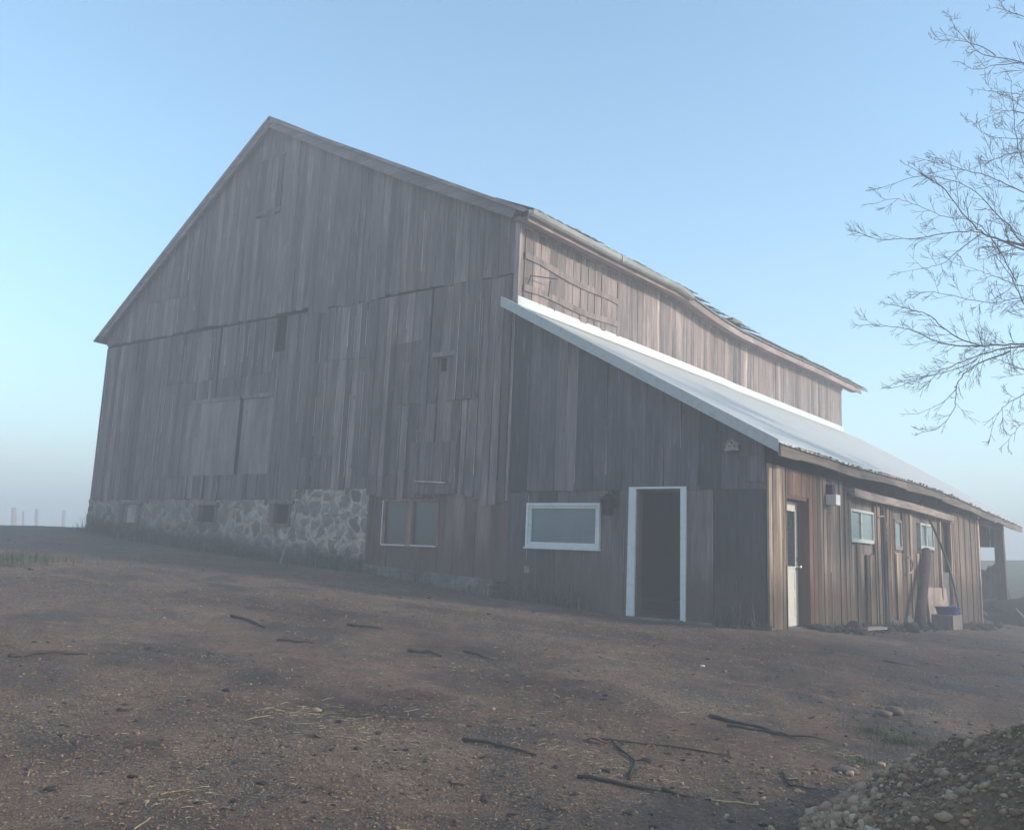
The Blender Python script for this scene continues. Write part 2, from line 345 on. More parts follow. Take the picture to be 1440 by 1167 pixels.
def mud():
    t = NT('wet_gravelly_mud'); o = t.obj()
    big = t.noise(t.mapping(o, (1,1,0)), .28, 4, .6, .6); mid = t.noise(t.mapping(o, (1,1,0)), 1.1, 5, .62, .5)
    fine = t.noise(o, 26, 6, .75); vf = t.noise(o, 90, 3, .7)
    col = t.ramp(big, [(.3, (.098,.057,.041)), (.5, (.142,.084,.058)), (.7, (.195,.122,.086))])
    col = t.mix(t.ramp(mid, [(.36, .8), (.55, 0.0)]), col, (.036,.027,.024))
    col = t.mix(1, col, t.ramp(fine, [(.28, .45), (.5, .95), (.7, 1.6)]), 'MULTIPLY')
    col = t.mix(1, col, t.ramp(t.noise(t.mapping(o, (1,1,0)), 4.5, 5, .7, .6), [(.3, .6), (.5, 1.0), (.7, 1.3)]), 'MULTIPLY')
    # tyre polished, greyer tracks
    sep = t.n('ShaderNodeSeparateXYZ'); t.l(o, sep.inputs[0])
    # fine gravel: small stones of several tones
    cellc = t.vor(t.mapping(o, (1,1,1)), 42, 'Color'); celld = t.vor(o, 42)
    cs = t.n('ShaderNodeSeparateColor'); t.l(cellc, cs.inputs[0])
    grav = t.math('MULTIPLY', t.ramp(celld, [(.3, 1.0), (.45, 0.0)]), t.ramp(cs.outputs[0], [(.55, 0.0), (.62, 1.0)]))
    patch = t.ramp(t.noise(t.mapping(o, (1,1,0)), .6, 4, .65, .4), [(.42, .15), (.62, 1.0)])
    gc = t.ramp(cs.outputs[1], [(0,(.08,.062,.045)),(.4,(.18,.14,.1)),(.75,(.28,.22,.16)),(1,(.36,.3,.23))])
    col = t.mix(t.math('MULTIPLY', grav, patch), col, gc)
    c2 = t.vor(o, 110, 'Color'); cs2 = t.n('ShaderNodeSeparateColor'); t.l(c2, cs2.inputs[0])
    col = t.mix(t.math('MULTIPLY', t.ramp(cs2.outputs[0], [(.8, 0.0), (.86, .8)]), patch), col, (.27,.2,.14))
    # straw litter colour in patches
    sv = t.noise(t.mapping(o, (60,9,1)), 1, 2, .5, 1.2)
    col = t.mix(t.math('MULTIPLY', t.ramp(sv, [(.66, 0.0), (.72, .7)]), patch), col, (.2,.15,.085))
    col = t.mix(1, col, t.ramp(t.attr('mask'), [(0, 1.0), (1, (.42,.34,.32))]), 'MULTIPLY')
    # far meadow and green verges
    far = t.math('SUBTRACT', sep.outputs[1], 24.0)
    fm = t.ramp(t.math('MULTIPLY', far, .1), [(0, 0.0), (1, 1.0)])
    farx = t.ramp(t.math('MULTIPLY', t.math('ADD', sep.outputs[0], 19), -.2), [(0, 0.0), (1, 1.0)])
    col = t.mix(t.math('MAXIMUM', fm, t.math('MULTIPLY', farx, t.ramp(mid, [(.4, .2), (.6, .9)]))), col, t.ramp(mid, [(.3, (.055,.075,.035)), (.7, (.1,.12,.06))]))
    hgt = t.math('ADD', t.math('MULTIPLY', fine, 1.0), t.math('ADD', t.math('MULTIPLY', grav, .6), t.math('MULTIPLY', vf, .4)))
    nb = t.bump(mid, .5, .06); nb = t.bump(hgt, .9, .014, nb)
    rough = t.math('SUBTRACT', t.ramp(mid, [(.3, .62), (.55, .92)]), t.math('MULTIPLY', t.attr('mask'), .25))
    return t.fin(col, rough, nb, spec=.25)
G['mud'] = mud()
def mound(name, a, b, c):
    t = NT(name); o = t.obj(); n = t.noise(o, 5, 6, .7); f = t.noise(o, 40, 4, .7)
    col = t.mix(1, t.ramp(n, [(.3, a), (.5, b), (.7, c)]), t.ramp(f, [(.3, .6), (.7, 1.5)]), 'MULTIPLY')
    return t.fin(col, .92, t.bump(t.math('ADD', n, t.math('MULTIPLY', f, .5)), .9, .03), spec=.2)
G['pilesoil'] = mound('gritty_soil', (.1,.058,.033), (.155,.094,.055), (.22,.14,.085))
G['heap'] = mound('dark_wet_soil', (.02,.018,.02), (.034,.03,.032), (.055,.048,.048))
def pebble():
    t = NT('mixed_river_gravel'); o = t.obj(); a = t.attr(); n = t.noise(o, 60, 4, .7)
    col = t.ramp(a, [(0,(.14,.08,.045)),(.3,(.26,.155,.09)),(.55,(.36,.235,.145)),(.75,(.45,.32,.21)),(.9,(.48,.39,.29)),(1,(.66,.55,.42))])
    col = t.mix(1, col, t.ramp(n, [(.3, .7), (.7, 1.25)]), 'MULTIPLY')
    return t.fin(col, .75, t.bump(n, .4, .004), spec=.35)
G['pebble'] = pebble()
def tonemat(name, stops, rough=.8):
    t = NT(name); o = t.obj(); n = t.noise(o, 30, 4, .7)
    return t.fin(t.mix(1, t.ramp(t.attr(), stops), t.ramp(n, [(.3, .7), (.7, 1.25)]), 'MULTIPLY'), rough, t.bump(n, .4, .004))
G['straw'] = tonemat('straw', [(0,(.1,.075,.045)),(.6,(.25,.19,.1)),(1,(.5,.4,.2))])
G['grass'] = tonemat('short_grass', [(0,(.025,.04,.015)),(.6,(.05,.075,.025)),(1,(.12,.12,.05))])
G['weed'] = tonemat('dead_weeds', [(0,(.022,.02,.016)),(.6,(.06,.052,.036)),(.9,(.1,.1,.05)),(1,(.24,.19,.12))])
G['bark'] = tonemat('branch_bark', [(0,(.05,.042,.036)),(1,(.085,.075,.062))], .9)
G['stick'] = tonemat('wet_stick_bark', [(0,(.022,.018,.016)),(1,(.05,.038,.03))], .85)
G['leaf'] = tonemat('dead_leaf', [(0,(.16,.05,.035)),(1,(.2,.075,.05))], .7)
G['brick'] = tonemat('red_rock', [(0,(.12,.075,.065)),(1,(.18,.12,.1))], .9)
G['litter'] = tonemat('leaf_scraps', [(0,(.03,.02,.015)),(.6,(.09,.055,.035)),(1,(.2,.11,.06))])
G['straw2'] = tonemat('yellow_straw', [(0,(.24,.18,.085)),(1,(.36,.27,.13))])

# ------------------------------------------------------------------ board cladding
def boards(mb, fr, u0, u1, lo, hi, holes=(), wmin=.16, wmax=.3, th=.025, jit=.012, gap=(.002,.012), joints=(), tilt=.006,
           ragged=0.0, tmin=.0, tmax=.93, sliver=.25, seed=0):
    """Vertical boards on the plane fr=(origin, u axis, outward normal); lo/hi give bottom and top heights."""
    rs = random.Random(seed*977+int(abs(u0)*100)+5); O, U, N = (Vector(q) for q in fr); Z = Vector((0,0,1))
    if not callable(lo): l_ = lo; lo = lambda u: l_
    if not callable(hi): h_ = hi; hi = lambda u: h_
    u = u0; tone = .5
    while u < u1-.02:
        w = rs.uniform(wmin, wmax); e = min(u+w, u1)
        if u1-e < wmin*.4: e = u1
        g = rs.uniform(*gap); g = g*3 if rs.random() < .08 else g
        a, b = u+g/2, e-g/2
        tone = min(tmax, max(tmin, rs.gauss((tmin+tmax)/2, (tmax-tmin)*.24)))
        off = rs.uniform(0, jit); tl = rs.gauss(0, tilt); tw = rs.gauss(0, jit*.35)
        rl = rs.uniform(-ragged, ragged)
        if rs.random() < .1: rl *= 2.2
        cuts = sorted({a, b} | {q for h in holes for q in (h[0], h[1]) if a+.004 < q < b-.004})
        jz = sorted(j[2]+rs.uniform(-.012,.012) for j in joints if j[0] <= (a+b)/2 <= j[1])
        for c0, c1 in zip(cuts[:-1], cuts[1:]):
            mid = (c0+c1)/2
            segs = [(None, None)]
            zl, zh = lo(mid)+rl, hi(mid)
            iv = [(zl, zh)]
            for h in holes:
                if h[0] < mid < h[1]:
                    nv = []
                    for p, q in iv:
                        if h[3] <= p or h[2] >= q: nv.append((p, q)); continue
                        if h[2] > p: nv.append((p, h[2]))
                        if h[3] < q: nv.append((h[3], q))
                    iv = nv
            for p, q in iv:
                ps = [p]+[j for j in jz if p+.1 < j < q-.1]+[q]
                for k, (s0, s1) in enumerate(zip(ps[:-1], ps[1:])):
                    o2 = off + (rs.uniform(.004,.018) if (k and len(ps) > 2) else 0)
                    tn = tone if len(ps) == 2 else min(tmax, max(tmin, tone+rs.uniform(-.2,.2)))
                    top = s1 == q and q == zh; bot = s0 == p and p == zl
                    zz = [s0, s0, (hi(c1) if top else s1-(.004 if k < len(ps)-2 else 0)), (hi(c0) if top else s1-(.004 if k < len(ps)-2 else 0))]
                    if bot and ragged: zz[0] += rs.uniform(-.01,.01); zz[1] += rs.uniform(-.01,.01)
                    H = max(.5, zh-zl)
                    def pt(uu, z, d):
                        fr_ = (z-zl)/H-.5
                        return O + U*(uu+tl*fr_*2) + N*(d + tw*(2*(uu-a)/(b-a)-1)*.5) + Z*z
                    i_, o_ = off*0.0, th+o2
                    bk = [pt(c0,zz[0],i_), pt(c1,zz[1],i_), pt(c1,zz[2],i_), pt(c0,zz[3],i_)]
                    ft = [pt(c0,zz[0],o_), pt(c1,zz[1],o_), pt(c1,zz[2],o_), pt(c0,zz[3],o_)]
                    flip = U.cross(Z).dot(N) < 0
                    fs = [(3,2,1,0),(4,5,6,7),(0,1,5,4),(1,2,6,5),(2,3,7,6),(3,0,4,7)]
                    if flip: fs = [tuple(reversed(x)) for x in fs]
                    mb.add(bk+ft, fs, tn)
                    if rs.random() < sliver and s1-s0 > .6 and c1-c0 > .06:   # a split edge, its pale tone also painting in an edge highlight
                        L = rs.uniform(.25, .9)*(s1-s0); sz = rs.uniform(s0, s1-L); ww = rs.uniform(.004,.011)
                        uu = c1-ww-.001
                        q4 = [pt(uu,sz,o_), pt(uu+ww,sz,o_), pt(uu+ww*.5,sz+L,o_), pt(uu,sz+L,o_)]
                        q5 = [x+N*.006 for x in q4]
                        mb.add(q4+q5, fs, rs.uniform(.965, 1))
        u = e
FR = ((0,0,0),(1,0,0),(0,-1,0))            # barn front, outward is -Y
SDU = ((0,0,0),(0,1,0),(1,0,0))            # upper long side, outward is +X
SD = ((5.04,0,0),(0,1,0),(1,0,0))          # lean-to side

barn = tag(empty('barn'), 'large weathered grey timber barn on a stone base with a white roofed lean-to', 'barn')
def P(mb, name, mat, parent=barn, smooth=False, label=None):
    o = mb.build(name, mat, parent, smooth)
    if label: o['label'] = label
    return o

# roof line of the front gable (x, z of the roof's upper surface)
RP = [(-15.35,6.58),(-15.07,6.78),(-13.3,8.03),(-11.3,9.44),(-9.6,10.62),(-8.06,11.69),(-7.4,11.36),(-5.2,10.21),(-3.27,9.25),(-1.57,8.44),(.02,7.69),(.42,7.5)]
rpx = [q[0] for q in RP]; rpz = [q[1] for q in RP]
roofz = lambda x: float(np.interp(x, rpx, rpz))
gab = lambda x: roofz(x)-.17
L0, L1 = -14.92, 0.0
BACK = 19.45
SEAM = 6.35
# openings: (u0,u1,z0,z1)
slot = (-7.3,-6.9,5.47,6.42); hole = (-1.88,-1.7,4.54,4.82)
dwin = (-3.3,-1.72,1.05,1.93); wwin = (.47,2.03,1.1,1.87)
doorO = (2.73,3.61,-.05,2.11)
def lowedge(x):
    if x < -6.3: return 1.95
    if x < -3.72: return 2.18
    return float(np.interp(x, [-3.72,-.3,0], [.6,.44,.42]))
# --- front, upper tier
mb = MB()
def uplo(x): return SEAM + (-.11 if -6.1 < x < -5.5 else 0) + (.05 if x < -6.1 else 0) + .02*math.sin(x*1.7)
FR1 = ((0,-.028,0),(1,0,0),(0,-1,0))
boards(mb, FR1, L0, L1, uplo, gab, [slot, (-8.42,-7.5,9.04,10.62)], .15, .27, ragged=.02, joints=[(-13,-11,7.4)], seed=1, gap=(.001,.009), sliver=.12, tmin=.15, tmax=.85)
P(mb, 'gable_siding', G['front'])
mb = MB(); boards(mb, FR1, -8.4, -7.52, 9.06, 10.6, [], .2, .25, th=.03, seed=3); mb.box(-8.46,-.075,10.6,-7.46,-.03,10.64,.4); mb.box(-8.46,-.085,9.1,-7.46,-.06,9.2,.5)
P(mb, 'loft_hatch', G['front'])
# --- front, lower tier
mb = MB()
jn = [(-11.6,-7.3,4.98),(-5.2,-4.4,5.08),(-6.1,-5.0,2.9),(-3.05,-1.9,3.92),(-3.9,-3.0,2.45),(-3.3,-2.3,5.25),(-5.8,-4.2,5.05),(-12.9,-10.6,2.5),(-10.4,-7.1,2.5)]
def lolo(x): return 1.95 if x < -6.3 else (2.18 if x < -3.72 else 2.05+.1*math.sin(x*2.6)+(-.12 if -.6 < x < 0 else 0))
boards(mb, FR, L0, L1, lolo, lambda x: SEAM-.025, [slot, hole, (-10.56,-7.11,2.56,4.46)], .15, .3, joints=jn, ragged=.03, seed=2, tilt=.016, gap=(.003,.024), sliver=.42, tmin=.05, tmax=.92)
P(mb, 'lower_siding', G['front'])
# raised repair panels with square corners
mb = MB(); boards(mb, ((0,-.045,0),(1,0,0),(0,-1,0)), -1.62, -.84, 3.92, 6.33, [], .2, .28, seed=31, sliver=.4)
boards(mb, ((0,-.045,0),(1,0,0),(0,-1,0)), -2.55, -1.3, 2.02, 3.1, [], .17, .28, seed=33, ragged=.05)
P(mb, 'repair_panel', G['front'])
mb = MB(); mb.box(-2.05,-.11,4.83,-1.45,-.05,4.93,.9); P(mb, 'batten', G['front'])
mb = MB(); mb.box(-2.42,-.12,2.05,-1.42,-.06,2.27,.3); P(mb, 'batten', G['front'])
mb = MB(); mb.beam((-2.3,-.13,2.31),(-1.5,-.13,2.27),.06,.03,tone=.97); P(mb, 'batten', G['front'])
# --- brown boards round the double window
mb = MB(); boards(mb, ((0,.03,0),(1,0,0),(0,-1,0)), -3.72, 0, lowedge, 2.3, [dwin], .16, .42, th=.02, seed=4, tilt=.01, gap=(.003,.014), sliver=.4)
P(mb, 'patched_siding', G['brown'])
# --- big flush doors in the barn front
for x0, x1, s_ in ((-10.56,-8.42,5),(-8.30,-7.12,6)):
    mb = MB(); boards(mb, ((0,-.02 if s_ == 5 else .01,0),(1,0,0),(0,-1,0)), x0, x1, 2.56, 4.44, [], .4, .6, th=.02, jit=.002, gap=(.001,.002), tilt=0, seed=s_, sliver=0, tmin=.5, tmax=.7)
    dd = P(mb, 'barn_door', G['panel'])
    mb = MB(); mb.box(x0,-.062,4.4,x1,-.025,4.5,.75); mb.build('door_rail', G['front'], dd)
# --- lean-to front
eav = lambda x: float(np.interp(x, [-.2,5.4], [5.66,2.66]))
mb = MB(); boards(mb, FR, 0.02, 5.03, lambda x: 2.1, lambda x: eav(x)-.02, [], .2, .42, seed=7, gap=(.002,.01), ragged=.006, tilt=.008, joints=[(4.3,4.66,2.72)], sliver=.3)
mb.box(4.7,-.05,2.22,5.0,-.028,2.62,.85)
P(mb, 'shed_gable_siding', G['shed'])
mb = MB(); boards(mb, ((0,.02,0),(1,0,0),(0,-1,0)), 0.0, 2.66, lambda x: float(np.interp(x,[0,2.6],[.02,-.08])), 2.16, [wwin, doorO], .3, .52, seed=8, th=.02, tilt=.003, gap=(.002,.01), sliver=.5)
P(mb, 'shed_lower_siding', G['shed'])
mb = MB(); boards(mb, ((0,.02,0),(1,0,0),(0,-1,0)), 3.62, 5.02, -.1, 2.16, [doorO], .4, .62, seed=9, th=.02, tilt=.002, gap=(.002,.007), sliver=.3)
P(mb, 'shed_dark_siding', G['dark'])
# --- backing behind all cladding (near-black, interior shade in the gaps put into its colour)
mb = MB()
kw = dict(jit=0, gap=(0,0), tilt=0, sliver=0, wmin=.7, wmax=.9)
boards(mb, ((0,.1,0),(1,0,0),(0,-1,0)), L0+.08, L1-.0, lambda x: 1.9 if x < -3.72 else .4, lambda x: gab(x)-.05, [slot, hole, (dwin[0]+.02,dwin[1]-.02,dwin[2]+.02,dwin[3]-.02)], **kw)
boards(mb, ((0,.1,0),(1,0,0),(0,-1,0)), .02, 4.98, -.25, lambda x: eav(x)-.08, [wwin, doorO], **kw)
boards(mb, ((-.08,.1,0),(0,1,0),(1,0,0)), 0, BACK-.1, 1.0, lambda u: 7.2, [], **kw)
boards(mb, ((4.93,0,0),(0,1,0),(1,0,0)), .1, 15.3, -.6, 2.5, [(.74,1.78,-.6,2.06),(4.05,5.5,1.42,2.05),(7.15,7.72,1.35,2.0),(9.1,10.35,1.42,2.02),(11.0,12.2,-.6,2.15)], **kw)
boards(mb, ((L0+.1,0,0),(0,1,0),(-1,0,0)), .1, BACK-.1, .5, 6.7, [], **kw); boards(mb, ((0,BACK-.15,0),(1,0,0),(0,1,0)), L0+.1, -.1, .5, lambda x: gab(x)-.05, [], **kw)  # unseen left and rear sheets added to keep daylight out of the interior
mb.box(-7.35,.11,5.4,-6.85,.14,6.5); mb.box(-1.95,.11,4.5,-1.65,.14,4.9)  # dark sheets added behind slot and hole, painting in their shade
P(mb, 'shade_backing', G['back'])
# --- upper long side
mb = MB()
ytop = lambda y: float(np.interp(y, [0,6.2,7.8,9.6,12.8,19.5], [7.52,7.55,7.4,7.28,7.3,7.4]))
ybot = lambda y: float(np.interp(y, [0,9,13,19.5], [5.55,5.6,5.58,5.6]))
boards(mb, SDU, 0.03, BACK, ybot, ytop, [], .14, .26, seed=12, gap=(.002,.012), tilt=.01, sliver=.15)
P(mb, 'long_side_siding', G['side'])
mb = MB(); boards(mb, ((.028,0,0),(0,1,0),(1,0,0)), .12, 3.75, 5.85, 7.12, [], .2, .36, seed=13, gap=(.006,.02), sliver=.1)
hd = P(mb, 'hay_door', G['side'])
for z0_, z1_ in ((6.72,6.62),(6.08,6.1)):
    mb = MB()
    pts = [(.075,y,z0_+(z1_-z0_)*(y-.1)/3.6+.03*math.sin(y*2.2+z0_)) for y in np.linspace(.1,3.65,8)]
    for p_, q_ in zip(pts[:-1], pts[1:]): mb.beam(p_, q_, .03, .13, tone=.35)
    mb.build('batten', G['side'], hd)
mb = MB(); mb.tube([(.09,.2,6.18),(.16,.2,6.33),(.3,.9,6.42)], .012, 5); mb.tube([(.1,.9,6.1),(.12,.92,6.42)], .01, 5); mb.build('iron_latch', G['lamp'], hd)
mb = MB()
ys = np.linspace(0, BACK, 30)
for a, b in zip(ys[:-1], ys[1:]): mb.beam((.05,a,ytop(a)-.14),(.05,b,ytop(b)-.14), .03, .16, tone=.3+.3*hash2(a,1.))
P(mb, 'frieze_board', G['side'])
# corner boards
mb = MB(); mb.box(-.06,-.075,5.75,.06,.04,7.5,.55); P(mb, 'corner_board', G['side'])
# --- other outer walls (left, back)
mb = MB(); boards(mb, ((L0,0,0),(0,1,0),(-1,0,0)), 0, BACK, 1.9, 6.75, [], .22, .34, seed=14); P(mb, 'far_side_siding', G['front'])
mb = MB(); boards(mb, ((0,BACK,0),(1,0,0),(0,1,0)), L0, 0, 1.0, gab, [], .25, .4, seed=15); P(mb, 'rear_siding', G['front'])
mb = MB(); mb.box(L0+.02,.5,-.5,L0+.42,BACK,1.93); mb.box(L0,BACK-.42,-.5,0,BACK-.02,1.05); P(mb, 'rear_foundation', G['conc'])

# --- main roof, sagging along its long eave
mb = MB(); ry = [-.25]+list(np.linspace(.6, 19.9, 30))+[21.3]
sagE = lambda y: float(np.interp(y, [-.25,3,6.2,7.8,9.6,12.8,15.9,21.3], [0,.02,.07,-.09,-.2,-.17,-.1,-.05]))
def rz(x, y):
    t = np.clip((x+8.06)/8.4, 0, 1); return roofz(x)+sagE(y)*t - (.03*math.sin(y*.5)*(1-t))
top = []; 
xs = rpx[:]; nx = len(xs)
vs = []; 
for y in ry:
    for x in xs: vs.append((x, y, rz(x, y)))
nb_ = len(vs)
for y in ry:
    for x in xs: vs.append((x, y, rz(x, y)-.05))
fs = []
ny = len(ry)
for j in range(ny-1):
    for i in range(nx-1):
        a = j*nx+i; fs.append((a, a+1, a+nx+1, a+nx)); fs.append((nb_+a, nb_+a+nx, nb_+a+nx+1, nb_+a+1))
for i in range(nx-1):
    fs.append((i+1, i, nb_+i, nb_+i+1)); k = (ny-1)*nx+i; fs.append((k, k+1, nb_+k+1, nb_+k))
for j in range(ny-1):
    a = j*nx; fs.append((a, a+nx, nb_+a+nx, nb_+a)); a = j*nx+nx-1; fs.append((a+nx, a, nb_+a, nb_+a+nx))
mb.add(vs, fs, .5)
roof = P(mb, 'roof', G['roofo'])
# loose, lifted sheet ends along the eave
mb = MB(); y = -.2; rs = random.Random(5)
while y < 20.9:
    w = rs.uniform(.55,.75); lift = rs.uniform(0,.012) + (.05 if 9.2 < y < 10.4 else 0) + (.015 if rs.random() < .3 else 0)
    z = rz(.3, y)+.01
    n_c = 4
    for k in range(n_c):
        ya = y+w*k/n_c; yb = y+w*(k+1)/n_c-.01; bmp = .018 if k % 2 else 0
        mb.hexa([(-.5,ya,rz(-.5,ya)+.004+bmp),(.47+lift,ya,z-.06+lift+bmp),(.47+lift,yb,z-.06+lift+bmp),(-.5,yb,rz(-.5,yb)+.004+bmp)],
                [(-.5,ya,rz(-.5,ya)+.02+bmp),(.47+lift,ya,z-.045+lift+bmp),(.47+lift,yb,z-.045+lift+bmp),(-.5,yb,rz(-.5,yb)+.02+bmp)], rs.random())
    y += w
mb.box(.0,9.3,7.45,.35,9.9,7.56,.2)
mb.build('roof_sheet_edge', G['roofo'], roof)
# rake boards
mb = MB()
for (x0,z0),(x1,z1) in zip(RP[1:-1], RP[2:-1]):
    mb.beam((x0,-.215,z0-.17),(x1,-.215,z1-.17), .035, .24, up=(0,0,1), tone=.45)
    mb.beam((x0,-.1,z0-.115),(x1,-.1,z1-.115), .24, .04, tone=.6)
P(mb, 'rake_board', G['rake'])
mb = MB(); mb.beam((-8.1,-.24,11.6),(-15.1,-.24,6.68),.03,.06,tone=.8); mb.beam((-7.9,-.26,11.52),(.3,-.26,7.5),.03,.07,tone=.9)
P(mb, 'drip_edge', G['rake'])
# gutter and fascia of the main eave
mb = MB()
prof = [(0,.07),(0,-.02),(.03,-.06),(.09,-.06),(.12,-.02),(.13,.07),(.12,.07),(.11,-.01),(.085,-.048),(.035,-.048),(.012,-.01),(.012,.07)]
yy = list(np.linspace(-.28, 6.6, 12)); n = len(prof); vs = []; 
for y in yy:
    for (a, b) in prof: vs.append((.4+a, y, rz(.42, y)-.09+b - (.02*(y > 6)) ))
fs = [(j*n+i, j*n+(i+1)%n, (j+1)*n+(i+1)%n, (j+1)*n+i) for j in range(len(yy)-1) for i in range(n)]
fs += [tuple(range(n-1,-1,-1)), tuple((len(yy)-1)*n+i for i in range(n))]
mb.add(vs, fs, .6)
for yj in (3.05,): mb.box(.4,yj,rz(.42,yj)-.16,.54,yj+.04,rz(.42,yj)-.01,.4)
P(mb, 'gutter', G['gutter'])
mb = MB(); ys = np.linspace(-.25, 20.6, 26)
for a, b in zip(ys[:-1], ys[1:]):
    dz = .02*hash2(a, 3.)
    mb.beam((.375,a,rz(.42,a)-.15),(.375,b,rz(.42,b)-.15), .03, .15, tone=.3+.5*hash2(a,2.))
    mb.beam((.2,a,rz(.2,a)-.24),(.2,b,rz(.2,b)-.24), .36, .02, tone=.2)
P(mb, 'eave_fascia', G['trim'])
for y in np.arange(.3, 21, .9):
    mb = MB(); mb.beam((-.3,y,rz(-.3,y)-.12),(.36,y,rz(.36,y)-.12), .06, .12, tone=.3); P(mb, 'rafter_tail', G['inside'])

# --- lean-to roof (corrugated white sheets)
def lz(x, y):
    e = float(np.interp(y, [-.3,3.3,7.5,10.6,18,21.3], [2.74,2.73,2.78,2.75,2.5,2.42]))
    t = (x-0)/5.4; b = 5.66+ (0.02 if y < 10 else 0)
    mid = float(np.interp(y, [-.3,15,21.3], [0,0,.08]))
    return b*(1-t)+e*t + mid*math.sin(math.pi*min(max(t,0),1))
ysr = np.arange(-.28, 21.31, .03); xsr = [0.005, 1.2, 2.4, 3.6, 4.6, 5.15, 5.42]
V = np.zeros((2, len(ysr), len(xsr), 3))
for j, y in enumerate(ysr):
    wv = .005*math.cos(2*math.pi*y/.21); rag = .012*hash2(math.floor(y/.63), 7.)+.008*hash2(math.floor(y/.21), 3.)
    for i, x in enumerate(xsr):
        xx = x + (rag if i == len(xsr)-1 else 0); z = lz(xx, y)+wv+.03
        V[0, j, i] = (xx, y, z); V[1, j, i] = (xx, y, z-.006)
ny, nx = len(ysr), len(xsr)
jj, ii = np.meshgrid(np.arange(ny-1), np.arange(nx-1), indexing='ij'); a = (jj*nx+ii).ravel(); N0 = ny*nx
Fq = np.concatenate([np.c_[a, a+1, a+nx+1, a+nx], np.c_[N0+a, N0+a+nx, N0+a+nx+1, N0+a+1]])
j_ = np.arange(ny-1); e1 = j_*nx+nx-1; Fq = np.concatenate([Fq, np.c_[e1+nx, e1, N0+e1, N0+e1+nx]])
i_ = np.arange(nx-1); e2 = i_; Fq = np.concatenate([Fq, np.c_[e2+1, e2, N0+e2, N0+e2+1]])
e3 = (ny-1)*nx+i_; Fq = np.concatenate([Fq, np.c_[e3, e3+1, N0+e3+1, N0+e3]])
lroof = mesh_obj('lean_to_roof', V.reshape(-1,3), Fq, None, G['roofw'], barn, True)
mb = MB()   # flashing where the roof meets the wall
ys = np.linspace(-.05, BACK+.02, 24)
for a, b in zip(ys[:-1], ys[1:]):
    za, zb = lz(0,a)+.13, lz(0,b)+.13
    mb.hexa([(.045,a,za-.1),(.062,a,za-.1),(.062,b,zb-.1),(.045,b,zb-.1)], [(.045,a,za+.07),(.062,a,za+.07),(.062,b,zb+.07),(.045,b,zb+.07)], .5)
    mb.hexa([(.05,a,za-.1),(.2,a,lz(.2,a)+.048),(.2,b,lz(.2,b)+.048),(.05,b,zb-.1)], [(.05,a,za-.09),(.2,a,lz(.2,a)+.054),(.2,b,lz(.2,b)+.054),(.05,b,zb-.09)], .5)
mb.build('wall_flashing', G['flash'], lroof)
mb = MB()   # folded verge trim
def vz(x): return lz(x, -.3)
for x0, x1 in zip(np.linspace(-.16,5.36,9)[:-1], np.linspace(-.16,5.36,9)[1:]):
    z0, z1 = vz(x0)+.055, vz(x1)+.055
    mb.hexa([(x0,-.315,z0-.19),(x1,-.315,z1-.19),(x1,-.3,z1-.19),(x0,-.3,z0-.19)], [(x0,-.315,z0),(x1,-.315,z1),(x1,-.3,z1),(x0,-.3,z0)], .5)
    mb.hexa([(x0,-.315,z0+.001),(x1,-.315,z1+.001),(x1,-.13,z1+.001),(x0,-.13,z0+.001)], [(x0,-.315,z0+.008),(x1,-.315,z1+.008),(x1,-.13,z1+.008),(x0,-.13,z0+.008)], .5)
mb.build('verge_trim', G['verge'], lroof)
mb = MB()   # thick weathered board under the eave, bulging debris on it
ys = np.linspace(-.3, 21.0, 28)
for k, (a, b) in enumerate(zip(ys[:-1], ys[1:])):
    sgm = math.floor(a/3.2); j1 = .02*math.sin(a*1.3+sgm)+.03*(hash2(sgm,6.)-.5); j2 = .02*math.sin(b*1.3+sgm)+.03*(hash2(sgm,6.)-.5)
    mb.beam((5.37,a,lz(5.37,a)-.085+j1),(5.37,b-.004,lz(5.37,b)-.085+j2), .05, .19, tone=.2+.75*hash2(math.floor(a/3.2), 4.))
mb.build('eave_board', G['eave'], lroof)
mb = MB(); rs = random.Random(9)
for k in range(330):
    y = rs.uniform(-.2, 20); x = 5.4+rs.gauss(0,.025); s_ = rs.uniform(.006,.02); z = lz(5.4,y)+.025
    mb.box(x-s_, y-s_*rs.uniform(.6,1.8), z-.01, x+s_, y+s_, z+s_*rs.uniform(.4,1.4), rs.random())
ob = mb.build('leaf_debris', G['weed'], lroof); ob['kind'] = 'stuff'
mb = MB()   # rafters and soffit
for y in np.arange(.05, 21.2, .95): mb.beam((.05,y,lz(.05,y)-.06),(5.33,y,lz(5.33,y)-.06), .05, .12, tone=.4)
for x in (1.0,2.0,3.0,4.0,5.2): 
    for a, b in zip(np.linspace(-.25,21.2,12)[:-1], np.linspace(-.25,21.2,12)[1:]): mb.beam((x,a,lz(x,a)-.016),(x,b,lz(x,b)-.016), .09, .022, tone=.5)
P(mb, 'rafters', G['inside'])

